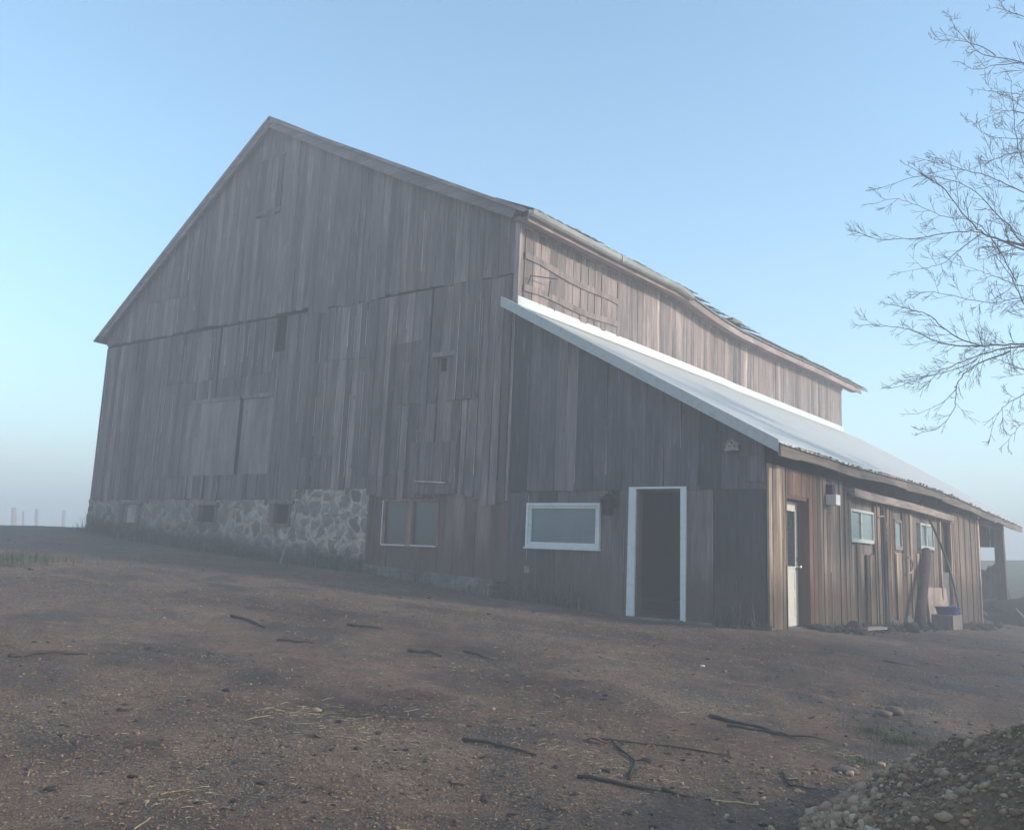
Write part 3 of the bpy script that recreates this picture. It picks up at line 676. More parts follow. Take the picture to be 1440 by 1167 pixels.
# --- stone foundation with real relief
def masonry(x0, x1, zt, zb_, res, name, holes, cell=.27):
    nx_ = int((x1-x0)/res)+1; nz_ = int((zt-zb_)/res)+1
    X, Z_ = np.meshgrid(np.linspace(x0, x1, nx_), np.linspace(zb_, zt, nz_))
    wx = X + fbm(X*3, Z_*3, 3, 2)*.3; wz = Z_ + fbm(X*3+9, Z_*3, 3, 4)*.3
    gx = wx/cell; gy = wz/(cell*.82)
    F1 = np.full(X.shape, 9.); F2 = F1.copy(); ID = np.zeros(X.shape)
    cx_ = np.floor(gx); cy_ = np.floor(gy)
    for dx in (-1,0,1):
        for dy in (-1,0,1):
            ix = cx_+dx; iy = cy_+dy
            sx = ix+.5+.8*(hash2(ix,iy,1)-.5)+.25*(iy%2); sy = iy+.5+.8*(hash2(ix,iy,2)-.5)
            big = .55+.9*hash2(ix,iy,8)
            d = np.hypot(gx-sx, gy-sy)/big; idn = hash2(ix,iy,3)
            new = d < F1
            F2 = np.where(new, F1, np.minimum(F2, d)); ID = np.where(new, idn, ID); F1 = np.minimum(F1, d)
    e = F2-F1 + fbm(X*14, Z_*14, 3, 6)*.22
    mk = np.clip(e*1.6 + fbm(X*4.5, Z_*4.5, 4, 31)*1.2 + .08, 0, 1)
    h = np.clip(e*2.2, 0, 1)**.6*(.015+.03*ID) + fbm(X*10, Z_*10, 4, 7)*.02
    Yv = -h
    keep = np.ones((nz_-1, nx_-1), bool)
    xc = (X[:-1,:-1]+X[1:,1:])/2; zc = (Z_[:-1,:-1]+Z_[1:,1:])/2
    for (a, b, c, d) in holes: keep &= ~((xc > a) & (xc < b) & (zc > c) & (zc < d))
    v = np.stack([X, Yv, Z_], -1).reshape(-1,3)
    jj, ii = np.where(keep); a = jj*nx_+ii
    f = np.c_[a, a+1, a+nx_+1, a+nx_]
    return mesh_obj(name, v, f, ID.ravel(), G['stone'], barn, True, col=mk.ravel())
bw = [(-13.16,-12.3,1.36,1.84),(-9.75,-8.97,1.42,1.83),(-6.85,-6.2,1.42,1.86)]
masonry(-14.95, -6.28, 1.965, .2, .024, 'stone_foundation', bw, .36)
masonry(-6.3, -3.7, 2.19, .2, .02, 'stone_foundation', [(-6.85,-6.2,1.42,1.86)], .33)
mb = MB(); mb.box(-14.9,.12,.0,-3.7,.5,1.9,.5); mb.box(-14.93,.02,1.9,-6.3,.14,1.96,.5); mb.box(-6.3,.02,2.12,-3.72,.14,2.185,.5); mb.box(-14.96,.02,.5,-14.9,.3,1.93,.4); mb.box(-3.76,-.02,.2,-3.7,.14,2.17,.4)
P(mb, 'foundation_core', G['conc'])
mb = MB(); mb.hexa([(-3.72,-.05,.2),(-.27,-.05,-.1),(-.27,.2,-.1),(-3.72,.2,.2)], [(-3.72,-.03,.62),(-.27,-.03,.46),(-.27,.2,.46),(-3.72,.2,.62)], .5)
mb.hexa([(-1.55,-.12,.1),(-.3,-.14,-.05),(-.3,-.04,-.05),(-1.55,-.04,.1)], [(-1.55,-.07,.42),(-.3,-.07,.36),(-.3,-.02,.36),(-1.55,-.02,.42)], .5)
P(mb, 'concrete_footing', G['conc'])
mb = MB()
mb.hexa([(0,-.03,-.2),(5.1,-.07,-.3),(5.1,.15,-.3),(0,.15,-.2)], [(0,-.012,.02),(5.1,-.04,.005),(5.1,.15,.005),(0,.15,.02)], .5)
mb.box(4.9,.1,-.8,5.02,15.3,-.05)
P(mb, 'shed_footing', G['conc'])
# basement windows
def basewin(x0, x1, z0, z1, boarded=False):
    mb = MB(); w = .07
    mb.box(x0-.02,-.05,z0-.08,x1+.02,.1,z0,.8); mb.box(x0-.08,-.07,z1,x1+.1,.1,z1+.07,.9)
    mb.box(x0-.1,-.045,z0,x0+.08,.1,z1,.7); mb.box(x1-.05,-.045,z0,x1+.03,.1,z1,.5)
    f = P(mb, 'basement_window', G['brown'])
    mb = MB()
    if boarded: boards(mb, ((0,.02,0),(1,0,0),(0,-1,0)), x0+.08, x1-.05, z0, z1, [], .16, .2, seed=44)
    else: mb.box(x0+.08,.09,z0,x1-.05,.1,z1,.5)
    mb.build('boarding' if boarded else 'pane', G['trim'] if boarded else G['glassk'], f)
basewin(-13.16,-12.3,1.36,1.84, True); basewin(-9.75,-8.97,1.42,1.83); basewin(-6.85,-6.2,1.42,1.86)
# double window
mb = MB()
x0,x1,z0,z1 = dwin
mb.box(x0,-.02,z0-.04,x1,.09,z0+.0,1.0); mb.box(x0+.02,-.03,z0,x0+.05,.09,z1,.95); mb.box(x0,-.025,z1-.015,x1,.09,z1+.03,.3); mb.box(x1-.04,-.02,z0,x1,.09,z1-.015,.5)
mb.box((x0+x1)/2-.07,-.02,z0,(x0+x1)/2+.06,.09,z1-.015,.35)
mw = P(mb, 'double_window', G['woodframe'])
mb = MB(); mb.box(x0+.055,-.035,z0-.028,-2.6,-.018,z0-.004,.5); mb.box(-2.43,-.035,z0-.028,x1-.05,-.018,z0-.004,.5); mb.box(x0+.022,-.034,z0,x0+.042,-.031,z1,.5); mb.build('sill', G['white'], mw)
mb = MB(); mb.box(x0+.05,.05,z0,(x0+x1)/2-.07,.06,z1-.015,.5); mb.build('pane', G['glassd'], mw)
mb = MB(); mb.box((x0+x1)/2+.06,.05,z0,x1-.04,.06,z1-.015,.5); mb.build('pane', G['glassd'], mw)
# white vinyl window
def ring(mb, O, U, N, u0, u1, z0, z1, w, d0, d1, wb=None):
    O, U, N = (Vector(q) for q in (O, U, N)); Z = Vector((0,0,1)); wb = wb or w
    def bx(a, b, c, d):
        p = [O+U*a+N*d0+Z*c, O+U*b+N*d0+Z*c, O+U*b+N*d1+Z*c, O+U*a+N*d1+Z*c]
        q = [x+Z*(d-c) for x in p]
        mb.hexa(p, q, .5)
    bx(u0, u1, z0, z0+wb); bx(u0, u1, z1-w, z1); bx(u0, u0+w, z0+wb, z1-w); bx(u1-w, u1, z0+wb, z1-w)
mb = MB(); ring(mb, *FR, .46, 2.04, 1.09, 1.88, .045, -.06, .065, .045); 
mb.box(.44,-.085,1.06,2.06,-.02,1.088,.5)
w2 = P(mb, 'white_window', G['white'])
mb = MB(); ring(mb, *FR, .506, 1.994, 1.137, 1.834, .05, -.04, .04, .045); mb.build('sash', G['white'], w2)
mb = MB(); mb.box(.55,.0,1.18,1.95,.012,1.79,.5); mb.build('pane', G['glass'], w2)
# doorway
mb = MB(); mb.hexa([(2.6,-.06,.02),(2.745,-.06,.02),(2.745,-.02,.02),(2.6,-.02,.02)], [(2.615,-.06,2.115),(2.75,-.06,2.115),(2.75,-.02,2.115),(2.615,-.02,2.115)], .5)
mb.hexa([(3.6,-.06,-.0),(3.685,-.06,-.0),(3.685,-.02,-.0),(3.6,-.02,-.0)], [(3.585,-.06,2.115),(3.69,-.06,2.115),(3.69,-.02,2.115),(3.585,-.02,2.115)], .5)
mb.box(2.615,-.062,2.116,3.69,-.02,2.15,.5)
dfr = P(mb, 'doorway', G['white'])
mb = MB(); mb.box(2.735,-.019,0.02,2.775,.14,2.11,.7); mb.box(3.575,-.019,0.0,3.61,.14,2.11,.3); mb.box(2.775,-.01,2.075,3.575,.14,2.11,.3); mb.build('jamb', G['rust'], dfr)
mb = MB(); mb.box(2.7,-.12,-.06,3.65,.14,.015,.5); mb.build('threshold', G['conc'], dfr)
mb = MB(); mb.box(0.05,.13,-.35,4.9,15.2,-.03,.5); P(mb, 'shed_floor', G['conc'])
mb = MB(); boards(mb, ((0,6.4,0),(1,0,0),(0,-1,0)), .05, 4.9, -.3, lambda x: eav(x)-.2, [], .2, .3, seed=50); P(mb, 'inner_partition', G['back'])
# small things fixed to the front
mb = MB(); mb.box(.44,-.035,.62,.55,-.02,.75,.5); P(mb, 'outlet_cover', G['trim'])

# --- lean-to side wall
mb = MB()
op = [(.74,1.78,-.7,2.06)]
boards(mb, SD, .0, .74, -.22, 2.5, [], .07, .16, seed=60, gap=(.002,.012), jit=.03, tmin=.55, tmax=.95, sliver=.4)
boards(mb, SD, 1.78, 3.5, -.3, 2.5, op, .13, .24, seed=61, gap=(.003,.012), jit=.02, sliver=.25)
boards(mb, SD, 12.35, 15.4, lambda y: -.62, 2.45, [], .12, .22, seed=63, gap=(.003,.012), jit=.02, tmin=.4, tmax=.85)
P(mb, 'shed_side_siding', G['lean'])
mb = MB(); mb.box(5.05,15.3,-.6,5.13,15.42,2.4,.97); P(mb, 'corner_board', G['lean'])
mb = MB(); boards(mb, SD, .74, 1.8, 2.07, 2.5, [], .12, .2, seed=62); boards(mb, ((5.05,0,0),(0,1,0),(1,0,0)), 1.8, 2.15, -.3, 2.5, [], .16, .2, seed=64, jit=.01)
P(mb, 'door_header', G['rust'])
# recessed, dull upper wall under the long batten
holes3 = [(4.05,5.5,1.42,2.05),(7.15,7.72,1.35,2.0),(9.1,10.35,1.42,2.02),(11.0,12.2,-.7,2.15)]
mb = MB(); boards(mb, ((4.97,0,0),(0,1,0),(1,0,0)), 3.5, 12.35, .9, 2.45, holes3, .25, .6, th=.02, seed=65, jit=.008, sliver=.1); P(mb, 'window_wall', G['dull'])
mb = MB(); rs = random.Random(3)
def toph(y):
    for a, b, h in ((3.5,4.05,2.35),(4.05,4.7,1.38),(4.7,5.6,1.2),(5.6,6.1,2.2),(6.1,7.1,2.3),(7.1,7.8,1.28),(7.8,8.5,2.2),(8.5,9.1,1.3),(9.1,10.5,1.3),(10.5,11,2.3)):
        if a <= y < b: return h
    return 2.3
y = 3.5
while y < 9.0:
    w = rs.uniform(.1,.2); t_ = toph(y+w/2)
    b_ = -.36-.02*y+rs.uniform(0,.22); d = rs.uniform(.0,.06); tl = rs.gauss(0,.02)
    mb.hexa([(4.985+d,y,b_),(5.01+d,y,b_),(5.01+d,y+w-.006,b_),(4.985+d,y+w-.006,b_)], [(4.985+d,y+tl,t_),(5.01+d,y+tl,t_+rs.uniform(-.04,.04)),(5.01+d,y+w-.006+tl,t_),(4.985+d,y+w-.006+tl,t_)], rs.choice([rs.uniform(.05,.4), rs.uniform(.3,.9), rs.uniform(.6,.97)]))
    y += w
for y_, a in ((10.45,2.35),(10.6,2.35),(10.75,2.33),(12.22,2.35)): mb.box(4.985,y_,-.5,5.03,y_+.13,a,rs.uniform(.3,.95))
P(mb, 'lower_boards', G['lean'])
mb = MB(); boards(mb, ((4.985,0,0),(0,1,0),(1,0,0)), 9.0, 10.45, .5, 1.35, [], .2, .3, seed=66); P(mb, 'grey_panel', G['dull'])
mb = MB(); mb.box(4.94,6.7,-.6,5.06,10.4,-.12,.5); mb.box(4.9,3.5,-.7,4.98,12.3,.9,.5); P(mb, 'side_footing', G['conc'])
mb = MB(); mb.box(4.985,5.9,-.3,5.03,6.0,2.3,.5); mb.box(4.985,6.08,-.3,5.05,6.2,2.3,.3); mb.tube([(5.08,6.14,2.3),(5.08,6.16,-.2)], .03, 6); P(mb, 'drain_strip', G['dull'])
# long pale batten (old door track cover)
mb = MB()
ys = np.linspace(3.8, 11.9, 9)
for a, b in zip(ys[:-1], ys[1:]):
    za = 2.41-.07*(a-3.8)/8.1+.012*math.sin(a); zb = 2.41-.07*(b-3.8)/8.1+.012*math.sin(b)
    mb.beam((5.17,a,za-.07),(5.17,b,zb-.07), .1, .15, tone=.6+.3*hash2(a,9.))
for y in (3.85,6.5,9.2,11.8): mb.beam((4.98,y,2.38),(5.13,y,2.36), .06, .08, tone=.3)
P(mb, 'track_cover', G['beamlight'])
mb = MB(); mb.box(5.0,10.95,2.15,5.12,12.3,2.3,.7); mb.box(5.0,10.9,-.5,5.1,11.0,2.15,.9); mb.box(5.0,12.2,-.5,5.06,12.33,2.2,.8)
of = P(mb, 'side_doorway', G['lean'])
mb = MB(); mb.box(4.86,11.0,-.5,4.9,12.2,2.15,.5); mb.build('shed_door', G['inside'], of)
# white-framed slider windows
def slider(y0, y1, z0, z1, split, label=None):
    mb = MB(); ring(mb, (4.97,0,0),(0,1,0),(1,0,0), y0, y1, z0, z1, .05, -.03, .1, .07)
    mb.box(5.01,split-.035,z0+.07,5.06,split+.035,z1-.05,.5)
    f = P(mb, 'slider_window', G['frame'], label=label)
    for a, b, d in ((y0+.05,split-.035,5.01),(split+.035,y1-.05,5.03)):
        m_ = MB(); m_.box(d,a,z0+.07,d+.008,b,z1-.05,.5); m_.build('pane', G['glassp'], f)
slider(4.05,5.5,1.42,2.05,4.72); slider(9.15,10.4,1.42,2.02,9.75)
mb = MB(); ring(mb, (4.97,0,0),(0,1,0),(1,0,0), 7.15, 7.72, 1.35, 2.0, .07, -.03, .06, .08)
f = P(mb, 'narrow_window', G['beamlight']); mb = MB(); mb.box(4.99,7.22,1.43,4.998,7.65,1.93); mb.build('pane', G['glassp'], f)
# cream door set back in its opening
xd = 5.04-.15
mb = MB(); mb.box(xd-.03,.76,-.02,4.93,.8,2.04,.4); mb.box(4.72,1.70,-.2,5.1,1.79,2.06,.5); mb.box(4.72,.74,2.02,5.06,1.78,2.075,.4)
jd = P(mb, 'entry_door', G['rust'])
mb = MB(); y0, y1, zb, zt = .8, 1.7, -.04, 2.0
mb.box(xd-.04,y0,zb,xd,y0+.13,zt); mb.box(xd-.04,y1-.13,zb,xd,y1,zt); mb.box(xd-.04,y0+.13,zt-.15,xd,y1-.13,zt); mb.box(xd-.04,y0+.13,zb,xd,y1-.13,.93)
ring(mb, (xd,0,0),(0,1,0),(1,0,0), y0+.11, y1-.11, .9, zt-.13, .03, 0, .012)
for a, b in ((zb+.12,.45),(.52,.86)): ring(mb, (xd,0,0),(0,1,0),(1,0,0), y0+.14, y1-.14, a, b, .03, 0, .008)
mb.build('door_leaf', G['cream'], jd)
mb = MB(); mb.box(xd-.03,y0+.13,.93,xd-.015,y1-.13,zt-.15); mb.build('glass', G['glassd'], jd)
mb = MB(); mb.tube([(xd,y1-.065,.92),(xd+.02,y1-.065,.92),(xd+.035,y1-.065,.92),(xd+.055,y1-.065,.92),(xd+.085,y1-.065,.92),(xd+.095,y1-.065,.92)], [.034,.034,.014,.018,.034,.018], 10); mb.build('door_knob', G['steel'], jd); mb = MB(); mb.tube([(xd,y1-.065,1.05),(xd+.015,y1-.065,1.05)], .03, 10); mb.build('deadbolt', G['steel'], jd)
# inner wall between barn and lean-to
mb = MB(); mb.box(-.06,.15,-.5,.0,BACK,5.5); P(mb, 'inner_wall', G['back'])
mb = MB(); boards(mb, ((0,15.35,0),(1,0,0),(0,1,0)), .05, 5.0, -.7, lambda x: lz(x,15.4)-.1, [], .2, .3, seed=70); P(mb, 'bay_end_wall', G['inside'])
# open bay at the far end
mb = MB()
pf = side(1406.5, 740, 5.04); 
mb.hexa([(4.86,19.15,-.6),(5.16,19.15,-.6),(5.16,19.4,-.6),(4.86,19.4,-.6)], [(4.84,19.15,2.5),(5.1,19.15,2.5),(5.1,19.4,2.5),(4.84,19.4,2.5)], .35)
P(mb, 'corner_post', G['brown'])
mb = MB(); boards(mb, ((0,19.42,0),(1,0,0),(0,-1,0)), .05, 4.85, lambda x: 1.72, lambda x: lz(x,19.4)-.08, [], .25, .4, seed=71, th=.03); mb.box(.05,19.43,-.6,2.6,19.5,1.8); mb.beam((2.0,19.3,1.9),(4.86,19.3,2.05),.05,.16,tone=.3)
P(mb, 'bay_header', G['inside'])
mb = MB(); mb.beam((2.4,19.28,1.85),(4.9,19.28,.75), .05, .11, tone=.6); P(mb, 'brace', G['brown'])
mb = MB(); mb.beam((4.98,15.5,2.35),(4.98,16.1,1.6), .06, .06, tone=.9); P(mb, 'brace', G['brown'])
mb = MB(); mb.beam((5.1,15.4,2.35),(5.1,19.2,2.33), .08, .16, tone=.4); P(mb, 'bay_lintel', G['inside'])

# ------------------------------------------------------------------ things on or against the building
# wall lantern
lan = empty('wall_lantern'); mb = MB(); cx_ = 2.27; yb = -.17
mb.box(cx_-.01,-.045,1.8,cx_+.13,-.03,2.1,.5)
mb.build('backplate', G['lamp'], lan)
mb = MB(); mb.tube([(cx_+.06,-.04,2.03),(cx_+.05,-.1,2.09),(cx_+.01,yb,2.08),(cx_,yb,2.02)], .011, 6)
mb.build('arm', G['lamp'], lan)
mb = MB(); 
for sx in (-1,1):
    for sy in (-1,1): mb.beam((cx_+sx*.085,yb+sy*.085,1.94),(cx_+sx*.055,yb+sy*.055,1.68), .022, .022, up=(0,1,0))
mb.hexa([(cx_-.1,yb-.1,1.93),(cx_+.1,yb-.1,1.93),(cx_+.1,yb+.1,1.93),(cx_-.1,yb+.1,1.93)], [(cx_-.03,yb-.03,2.03),(cx_+.03,yb-.03,2.03),(cx_+.03,yb+.03,2.03),(cx_-.03,yb+.03,2.03)])
mb.hexa([(cx_-.06,yb-.06,1.66),(cx_+.06,yb-.06,1.66),(cx_+.06,yb+.06,1.66),(cx_-.06,yb+.06,1.66)], [(cx_-.065,yb-.065,1.69),(cx_+.065,yb-.065,1.69),(cx_+.065,yb+.065,1.69),(cx_-.065,yb+.065,1.69)])
mb.build('cage', G['lamp'], lan)
mb = MB(); mb.hexa([(cx_-.05,yb-.05,1.695),(cx_+.05,yb-.05,1.695),(cx_+.05,yb+.05,1.695),(cx_-.05,yb+.05,1.695)], [(cx_-.076,yb-.076,1.925),(cx_+.076,yb-.076,1.925),(cx_+.076,yb+.076,1.925),(cx_-.076,yb+.076,1.925)])
mb.build('lamp_glass', G['glassk'], lan)
tag(base(lan, (cx_,-.03,1.66)), 'black carriage lantern on the wall between the white window and doorway', 'wall lamp')
# birdhouse
bh = empty('birdhouse'); mb = MB()
zb_ = 2.73
mb.add([(4.38,-.03,zb_),(4.66,-.03,zb_),(4.66,-.03,zb_+.1),(4.52,-.03,zb_+.2),(4.38,-.03,zb_+.1),(4.38,-.17,zb_),(4.66,-.17,zb_),(4.66,-.17,zb_+.1),(4.52,-.17,zb_+.2),(4.38,-.17,zb_+.1)],
       [(4,3,2,1,0),(5,6,7,8,9),(0,1,6,5),(1,2,7,6),(4,0,5,9),(2,3,8,7),(3,4,9,8)], .6)
mb.build('box_body', G['trim'], bh)
mb = MB(); mb.beam((4.35,-.11,zb_+.095),(4.53,-.11,zb_+.225), .19, .015, tone=.7); mb.beam((4.69,-.11,zb_+.095),(4.51,-.11,zb_+.225), .19, .015, tone=.5); mb.build('pitched_roof', G['trim'], bh)
for hx_, hz_, hr_ in ((4.52,.13,.022),(4.46,.06,.015),(4.58,.06,.015)):
    mb = MB(); mb.tube([(hx_,-.172,zb_+hz_),(hx_,-.168,zb_+hz_)], hr_, 8); mb.build('entrance_hole', G['back'], bh)
mb = MB(); mb.box(4.35,-.2,zb_-.03,4.69,-.03,zb_-.002,.8); mb.build('ledge', G['trim'], bh)
bh.scale = (1,1,1)
tag(base(bh, (4.52,-.03,2.7)), 'small peaked wooden birdhouse under the white verge of the lean-to', 'birdhouse')
bh.scale = (.74,.74,.78)
# floodlight on the side wall
fl = empty('floodlight'); mb = MB(); mb.box(5.1,2.55,2.02,5.28,2.78,2.2); mb.build('lamp_box', G['white'], fl)
mb = MB(); mb.box(5.075,2.6,2.2,5.2,2.74,2.38); mb.build('housing', G['lamp'], fl)
tag(base(fl, (5.08,2.66,2.02)), 'white boxy floodlight with black housing beside the cream door', 'floodlight')
# hose leaning from the wall
a_ = side(1293,705,5.1); b_ = side(1352,880,5.75); mid_ = side(1332,790,5.35)
pts = []
for t in np.linspace(0,1,14): q = (1-t)**2*a_ + 2*t*(1-t)*(2*mid_-.5*a_-.5*b_) + t*t*b_; pts.append(q)
mb = MB(); mb.tube(pts, .028, 7); tag(mb.build('black_hose', G['pipe'], None, True), 'black curved hose arching down from beside the far slider window', 'hose')
# leaning dark log post
lp = MB(); q0 = side(1293,880,5.35); q1 = side(1303,774,5.14)
lp.tube([q0, q0*.7+q1*.3, q0*.3+q1*.7, q1], [.12,.115,.11,.1], 9); tag(lp.build('leaning_log', G['inside'], None, True), 'thick dark log leaning on the wall below the far slider window', 'log')
# pink board
q = side(1313,818,5.1); mb = MB(); y0 = side(1305,820,5.1)[1]; y1 = side(1331,820,5.1)[1]
mb.hexa([(5.1,y0,-.5),(5.14,y0,-.5),(5.2,y1,-.5),(5.16,y1,-.5)], [(5.03,y0,.55),(5.07,y0,.55),(5.08,y1,.52),(5.04,y1,.52)], .5)
tag(mb.build('insulation_board', G['pink']), 'dirty pink insulation board leaning under the far slider window', 'board')
# blue tub on a wooden block
q = side(1333,862,5.6); gb = g1(q[0], q[1])
mb = MB(); mb.box(q[0]-.25,q[1]-.45,gb-.05,q[0]+.2,q[1]+.45,q[2]-.03,.7); tag(mb.build('wooden_block', G['dull']), 'grey weathered block under the blue tub', 'block')
tb = empty('plastic_tub'); mb = MB(); z_ = q[2]-.03
mb.tube([(q[0],q[1],z_),(q[0],q[1],z_+.02),(q[0],q[1],z_+.16),(q[0],q[1],z_+.17),(q[0],q[1],z_+.15),(q[0],q[1],z_+.03)], [.2,.22,.27,.29,.25,.2], 14); mb.build('tub_body', G['blue'], tb)
mb = MB(); mb.tube([(q[0],q[1]-.28,z_+.15),(q[0]+.1,q[1]-.2,z_+.2),(q[0]+.1,q[1]+.2,z_+.2),(q[0],q[1]+.28,z_+.15)], .012, 5); mb.build('handle', G['blue'], tb)
tag(base(tb, (q[0],q[1],z_)), 'blue plastic tub near the foot of the black hose', 'tub')
# pole leaning on the stone wall
mb = MB(); mb.tube([front(394,792,-.75), front(411,738,-.42), front(428,686,-.09)], [.022,.02,.017], 6)
tag(mb.build('leaning_pole', G['beamlight']), 'thin pale pole leaning against the stone wall at a square basement window', 'pole')
# cable hanging on the side wall
mb = MB(); c0 = side(1235,727,5.08)
mb.tube([c0, c0+np.array([.04,.25,.04]), c0+np.array([.03,.45,-.12]), c0+np.array([.02,.5,-.5])], .016, 5)
tag(mb.build('hanging_cable', G['beamlight']), 'short pale cable bent beside the near slider window', 'cable')
mb = MB(); c0 = side(1277,795,5.12); k = [c0+np.array([0,.35*math.sin(t)*1.2,.18*math.cos(t)]) for t in np.linspace(0,3.4,9)]
mb.tube(k, .02, 5); tag(mb.build('hung_rope', G['beamlight']), 'loop of pale rope hung on the brown boards left of the leaning log', 'rope')

# ------------------------------------------------------------------ ground
cx0, cy0 = CP[0], CP[1]
fwd = math.atan2(CM[2][1], CM[2][0])
th_ = np.concatenate([np.linspace(-.72, .72, 520), np.linspace(.74, 2*math.pi-.74, 90)])+fwd
rr = np.concatenate([np.geomspace(.4, 60, 430), np.geomspace(61, 900, 50)])
TH, RR = np.meshgrid(th_, rr)
X = cx0+RR*np.cos(TH); Y = cy0+RR*np.sin(TH); Zg = gz(X, Y)
v = np.stack([X, Y, Zg], -1).reshape(-1,3); nt, nr = len(th_), len(rr)
jj, ii = np.meshgrid(np.arange(nr-1), np.arange(nt), indexing='ij'); a = (jj*nt+ii).ravel(); b = (jj*nt+(ii+1) % nt).ravel()
f = np.c_[a, a+nt, b+nt, b]
wet = np.clip((fbm(v[:,0]*.35, v[:,1]*.35, 4, 71)*2.6-.12)*1.6, 0, .8)*.8
warpx = v[:,0]+fbm(v[:,0]*1.6, v[:,1]*1.6, 4, 72)*.9; warpy = v[:,1]+fbm(v[:,0]*1.6+7, v[:,1]*1.6, 4, 73)*.9
for (wx_, wy_, ra, rb, st) in [(770,968,1.1,.55,.9),(490,988,.8,.3,.9),(560,980,.5,.25,.8),(430,990,.5,.25,.8),(140,1055,.4,.25,.8),(60,1060,.35,.2,.7),(940,905,2.4,1.0,.7),(1200,925,3.2,1.8,.85),(1380,905,3.5,2.2,.85),(640,860,1.6,.6,.6),(330,985,.5,.25,.5),(1120,1110,.3,.2,.7),(185,925,1.0,.35,.5),(700,1110,.6,.3,.4)]:
    c_ = ground(wx_, wy_); q_ = ((warpx-c_[0])/ra)**2+((warpy-c_[1])/rb)**2; wet = np.maximum(wet, st*np.exp(-q_**1.5))
dw = np.where((v[:,0] > -15) & (v[:,0] < 5.5), -v[:,1], 9); wet = np.maximum(wet, .75*np.clip(1-np.abs(dw)/(.55+fbm(v[:,0]*2, v[:,1]*2, 3, 74)), 0, 1))
wet = np.clip(wet*(1+fbm(v[:,0]*6, v[:,1]*6, 3, 75)*1.2), 0, 1)
gme = mesh_obj('ground', v, f, None, G['mud'], None, True, col=wet); tag(gme, kind='structure')

# ---- scatter helpers (vectorised)
def ico():
    t = (1+5**.5)/2
    V_ = np.array([(-1,t,0),(1,t,0),(-1,-t,0),(1,-t,0),(0,-1,t),(0,1,t),(0,-1,-t),(0,1,-t),(t,0,-1),(t,0,1),(-t,0,-1),(-t,0,1)])/math.hypot(1,t)
    F_ = [(0,11,5),(0,5,1),(0,1,7),(0,7,10),(0,10,11),(1,5,9),(5,11,4),(11,10,2),(10,7,6),(7,1,8),(3,9,4),(3,4,2),(3,2,6),(3,6,8),(3,8,9),(4,9,5),(2,4,11),(6,2,10),(8,6,7),(9,8,1)]
    V2 = [tuple(q) for q in V_]; cache = {}; F2 = []
    def md(a, b):
        k = (min(a,b), max(a,b))
        if k not in cache:
            p = (np.array(V2[a])+np.array(V2[b])); p /= np.linalg.norm(p); V2.append(tuple(p)); cache[k] = len(V2)-1
        return cache[k]
    for a, b, c in F_:
        x, y, z = md(a,b), md(b,c), md(c,a); F2 += [(a,x,z),(b,y,x),(c,z,y),(x,y,z)]
    return np.array(V2), np.array(F2), V_, np.array(F_)
I1v, I1f, I0v, I0f = ico()
def scatter(name, pos, size, lo=False, flat=(.5,.9), mat=None, tones=None):
    bv, bf = (I0v, I0f) if lo else (I1v, I1f)
    n = len(pos); nv = len(bv)
    sc = size[:,None]*np.stack([rng.uniform(.75,1.35,n), rng.uniform(.65,1.1,n), rng.uniform(flat[0],flat[1],n)], -1)
    V_ = bv[None]*(1+rng.uniform(-.22,.22,(n,nv,1)))*sc[:,None]
    a = rng.uniform(0, 2*np.pi, n); ca, sa = np.cos(a), np.sin(a)
    b = rng.normal(0,.35,n); cb, sb = np.cos(b), np.sin(b)
    x, y, z = V_[...,0], V_[...,1], V_[...,2]
    y, z = y*cb[:,None]-z*sb[:,None], y*sb[:,None]+z*cb[:,None]
    x, y = x*ca[:,None]-y*sa[:,None], x*sa[:,None]+y*ca[:,None]
    V_ = np.stack([x,y,z], -1)+pos[:,None]
    F_ = bf[None]+(np.arange(n)*nv)[:,None,None]
    tn = np.repeat(rng.beta(2,2.2,n) if tones is None else tones, len(bf))
    return mesh_obj(name, V_.reshape(-1,3), F_.reshape(-1,3), tn, mat or G['pebble'], None, True)
def blades(name, pos, length, width, mat, lie=False, bend=.4, tones=None, wildness=.5):
    n = len(pos); a = rng.uniform(0, 2*np.pi, n)
    d = np.stack([np.cos(a), np.sin(a), np.zeros(n)], -1); s_ = np.stack([-np.sin(a), np.cos(a), np.zeros(n)], -1)
    L = length[:,None]; W = width[:,None]
    if lie:
        dz = rng.uniform(-.03,.12,(n,1))*L; bd = rng.normal(0,.1,(n,1))*L
        p = [pos, pos+d*L*.5+s_*bd+[0,0,1]*dz*.6+[0,0,.003], pos+d*L+[0,0,1]*dz]
        ws = [W, W, W*.8]
    else:
        ln = rng.uniform(0,wildness,(n,1))
        p = [pos, pos+d*L*ln*.35+[0,0,1]*L*.6, pos+d*L*ln*(1+bend)+[0,0,1]*L*(1-.4*ln)]
        ws = [W, W*.7, W*.1]
    V_ = []
    for q, w in zip(p, ws): V_ += [q-s_*w/2, q+s_*w/2]
    if lie:  # a second, raised ridge so a straw has thickness
        V_ += [p[0]+[0,0,1]*W*.7, p[1]+[0,0,1]*W*.7, p[2]+[0,0,1]*W*.7]
        V_ = np.stack(V_, 1); F_ = np.array([(0,6,7,2),(6,1,3,7),(2,7,8,4),(7,3,5,8)]); nv = 9
    else:
        V_ = np.stack(V_, 1); F_ = np.array([(0,1,3,2),(2,3,5,4)]); nv = 6
    F_ = F_[None]+(np.arange(n)*nv)[:,None,None]
    tn = np.repeat(rng.uniform(0,1,n) if tones is None else tones, F_.shape[1])
    return mesh_obj(name, V_.reshape(-1,3), F_.reshape(-1,4), tn, mat)
def inbarn(x, y): return (x > -15.1) & (x < 5.3) & (y > -.15) & (y < 20)
